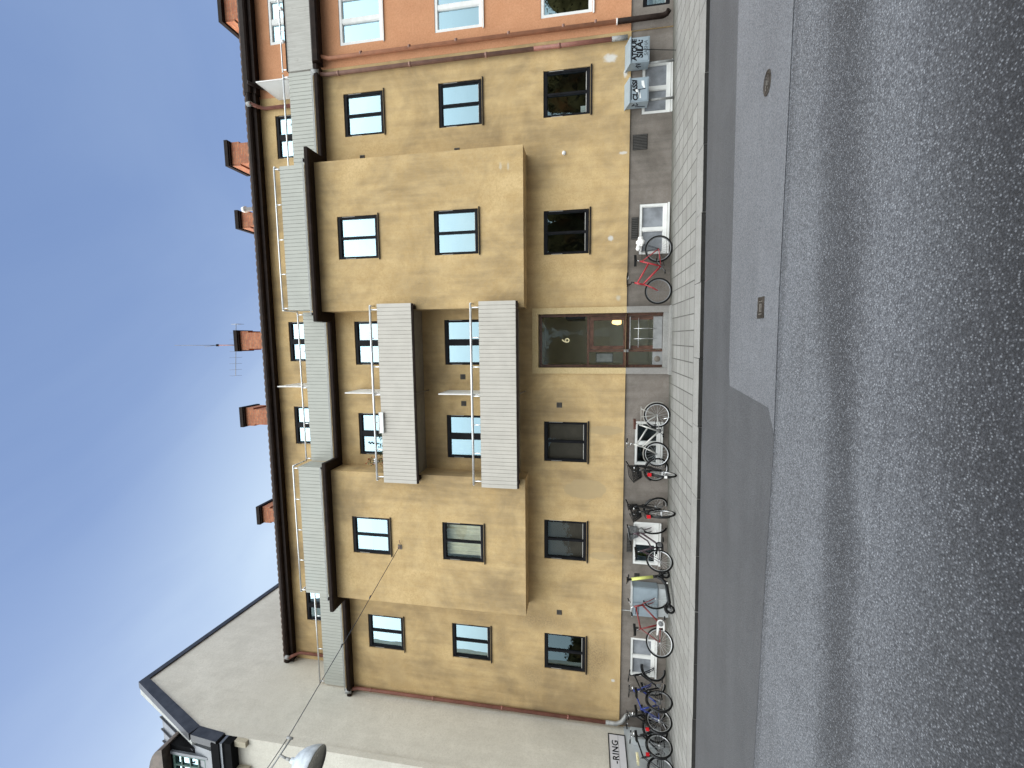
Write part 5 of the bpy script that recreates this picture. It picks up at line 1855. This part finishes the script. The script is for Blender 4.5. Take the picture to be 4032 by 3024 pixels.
bicycle('black bicycle with a cream saddle against the gable wall under the sign', (-10.20, -1.42), 82, 'blackpaint', steer=-10, frame='diamond', rim='rim', saddle='saddle_cream', lean=-3, bar='flat', bar_mat='chrome', fender='blackpaint')

# ------------------------------------------------------------------ kick scooter
T = thing('electric_scooter', 'black electric kick scooter with a yellow green stem parked by the electrical cabinet', 'scooter', (-5.98, -1.12, gz(-5.98)), world=False)
T.rotation_euler = (R(2), 0, R(54))
q = MB()
q.hexa([(0.12, -0.075, 0.085), (0.66, -0.07, 0.10), (0.66, 0.07, 0.10), (0.12, 0.075, 0.085)], [(0.10, -0.085, 0.15), (0.70, -0.08, 0.165), (0.70, 0.08, 0.165), (0.10, 0.085, 0.15)])
q.tube([(0.64, 0, 0.14), (0.76, 0, 0.24), (0.80, 0, 0.36)], [0.055, 0.045, 0.035], 10)
q.tube([(0.14, 0, 0.12), (0.02, 0, 0.13)], 0.04, 8)
q.build('deck', M['blackpaint'], T, 0.01)
q = MB()
q.tube([(0.815, 0, 0.34), (0.79, 0, 0.46)], 0.036, 10)
for s_ in (-1, 1):
    q.tube([(0.82, 0.045 * s_, 0.32), (0.90, 0.05 * s_, 0.13)], 0.018, 8)
q.tube([(0.82, -0.045, 0.32), (0.82, 0.045, 0.32)], 0.03, 8)
q.torus((0.90, 0, 0.13), 0.145, 0.02, None, 14, 6, R(30), R(160), 1.8)
q.build('fork', M['blackpaint'], T)
q = MB()
q.tube([(0.79, 0, 0.46), (0.67, 0, 1.02)], 0.040, 12)
q.build('stem', M['lime'], T)
q = MB()
q.tube([(0.67, 0, 1.02), (0.65, 0, 1.10)], 0.030, 10)
q.tube([(0.66, -0.25, 1.12), (0.65, 0, 1.10), (0.66, 0.25, 1.12)], 0.018, 8)
q.box(0.60, 0.70, -0.05, 0.05, 1.10, 1.15)
q.tube([(0.70, 0.12, 1.09), (0.72, 0.22, 1.08)], 0.007, 6)
q.build('handlebar', M['blackpaint'], T)
for cx_, rw in ((0.90, 0.125), (0.0, 0.115)):
    q = MB()
    q.lathe((cx_, -0.03, rw), [(0.02, 0.0), (rw * 0.35, 0.0), (rw * 0.35, 0.06), (0.02, 0.06)], (0, 1, 0), 16)
    for k in range(5):
        a = 2 * math.pi * k / 5
        q.tube([(cx_, 0, rw), (cx_ + rw * 0.75 * math.cos(a), 0, rw + rw * 0.75 * math.sin(a))], 0.014, 6)
    q.torus((cx_, 0, rw), rw * 0.74, 0.012, None, 24, 6, flat=1.8)
    wh = q.build('wheel', M['dark_rim'], T)
    q = MB()
    q.torus((cx_, 0, rw), rw - 0.027, 0.027, None, 28, 8)
    q.build('tyre', M['black'], wh)
q = MB()
q.torus((0.0, 0, 0.115), 0.135, 0.02, None, 14, 6, R(35), R(150), 1.8)
q.build('mudguard', M['blackpaint'], T)
q = MB()
q.tube([(0.42, 0.07, 0.10), (0.46, 0.17, 0.005)], 0.008, 6)
q.build('kickstand', M['zinc'], T)
q = MB()
q.box(0.60, 0.64, -0.084, -0.080, 0.105, 0.14)
q.build('reflector', M['white_plastic'], T)

# ------------------------------------------------------------------ trees and roofs across the street (seen in the glass)
q = MB()
rr = random.Random(11)
for k in range(40):
    cx_, cy_ = -46 + k * 2.3 + rr.uniform(-1, 1), -34 + rr.uniform(-3, 3)
    h_ = rr.uniform(6.2, 8.6) if cx_ > -15 else rr.uniform(3.2, 5.2)
    q.lathe((cx_, cy_, h_ * 0.5), [(0.0, h_ * 0.40), (1.3, h_ * 0.28), (1.7, 0.0), (1.5, -h_ * 0.5)], (0, 0, 1), 9)
    for j in range(420):
        a, e = rr.uniform(0, 6.283), rr.uniform(-1, 1)
        rad = rr.uniform(0.6, 1.0) ** 0.5
        p0 = Vector((cx_ + 2.1 * rad * math.cos(a) * math.sqrt(1 - e * e), cy_ + 2.1 * rad * math.sin(a) * math.sqrt(1 - e * e), h_ * 0.5 + h_ * 0.5 * rad * e))
        d = Vector((rr.uniform(-1, 1), rr.uniform(-1, 1), rr.uniform(-1, 1))).normalized() * rr.uniform(0.10, 0.22)
        e_ = d.cross(Vector((rr.uniform(-1, 1), rr.uniform(-1, 1), rr.uniform(-1, 1)))).normalized() * 0.12
        q.quad(p0 - d, p0 + e_, p0 + d, p0 - e_)
M['far_leaf'] = simple('autumn_tree_leaf', (0.035, 0.028, 0.012), 0.9, 0, 0.5, 0.7, spec=0.0, dirt=(0.09, 0.030, 0.010))
tag(q.build('far_trees', M['far_leaf']), kind='stuff')
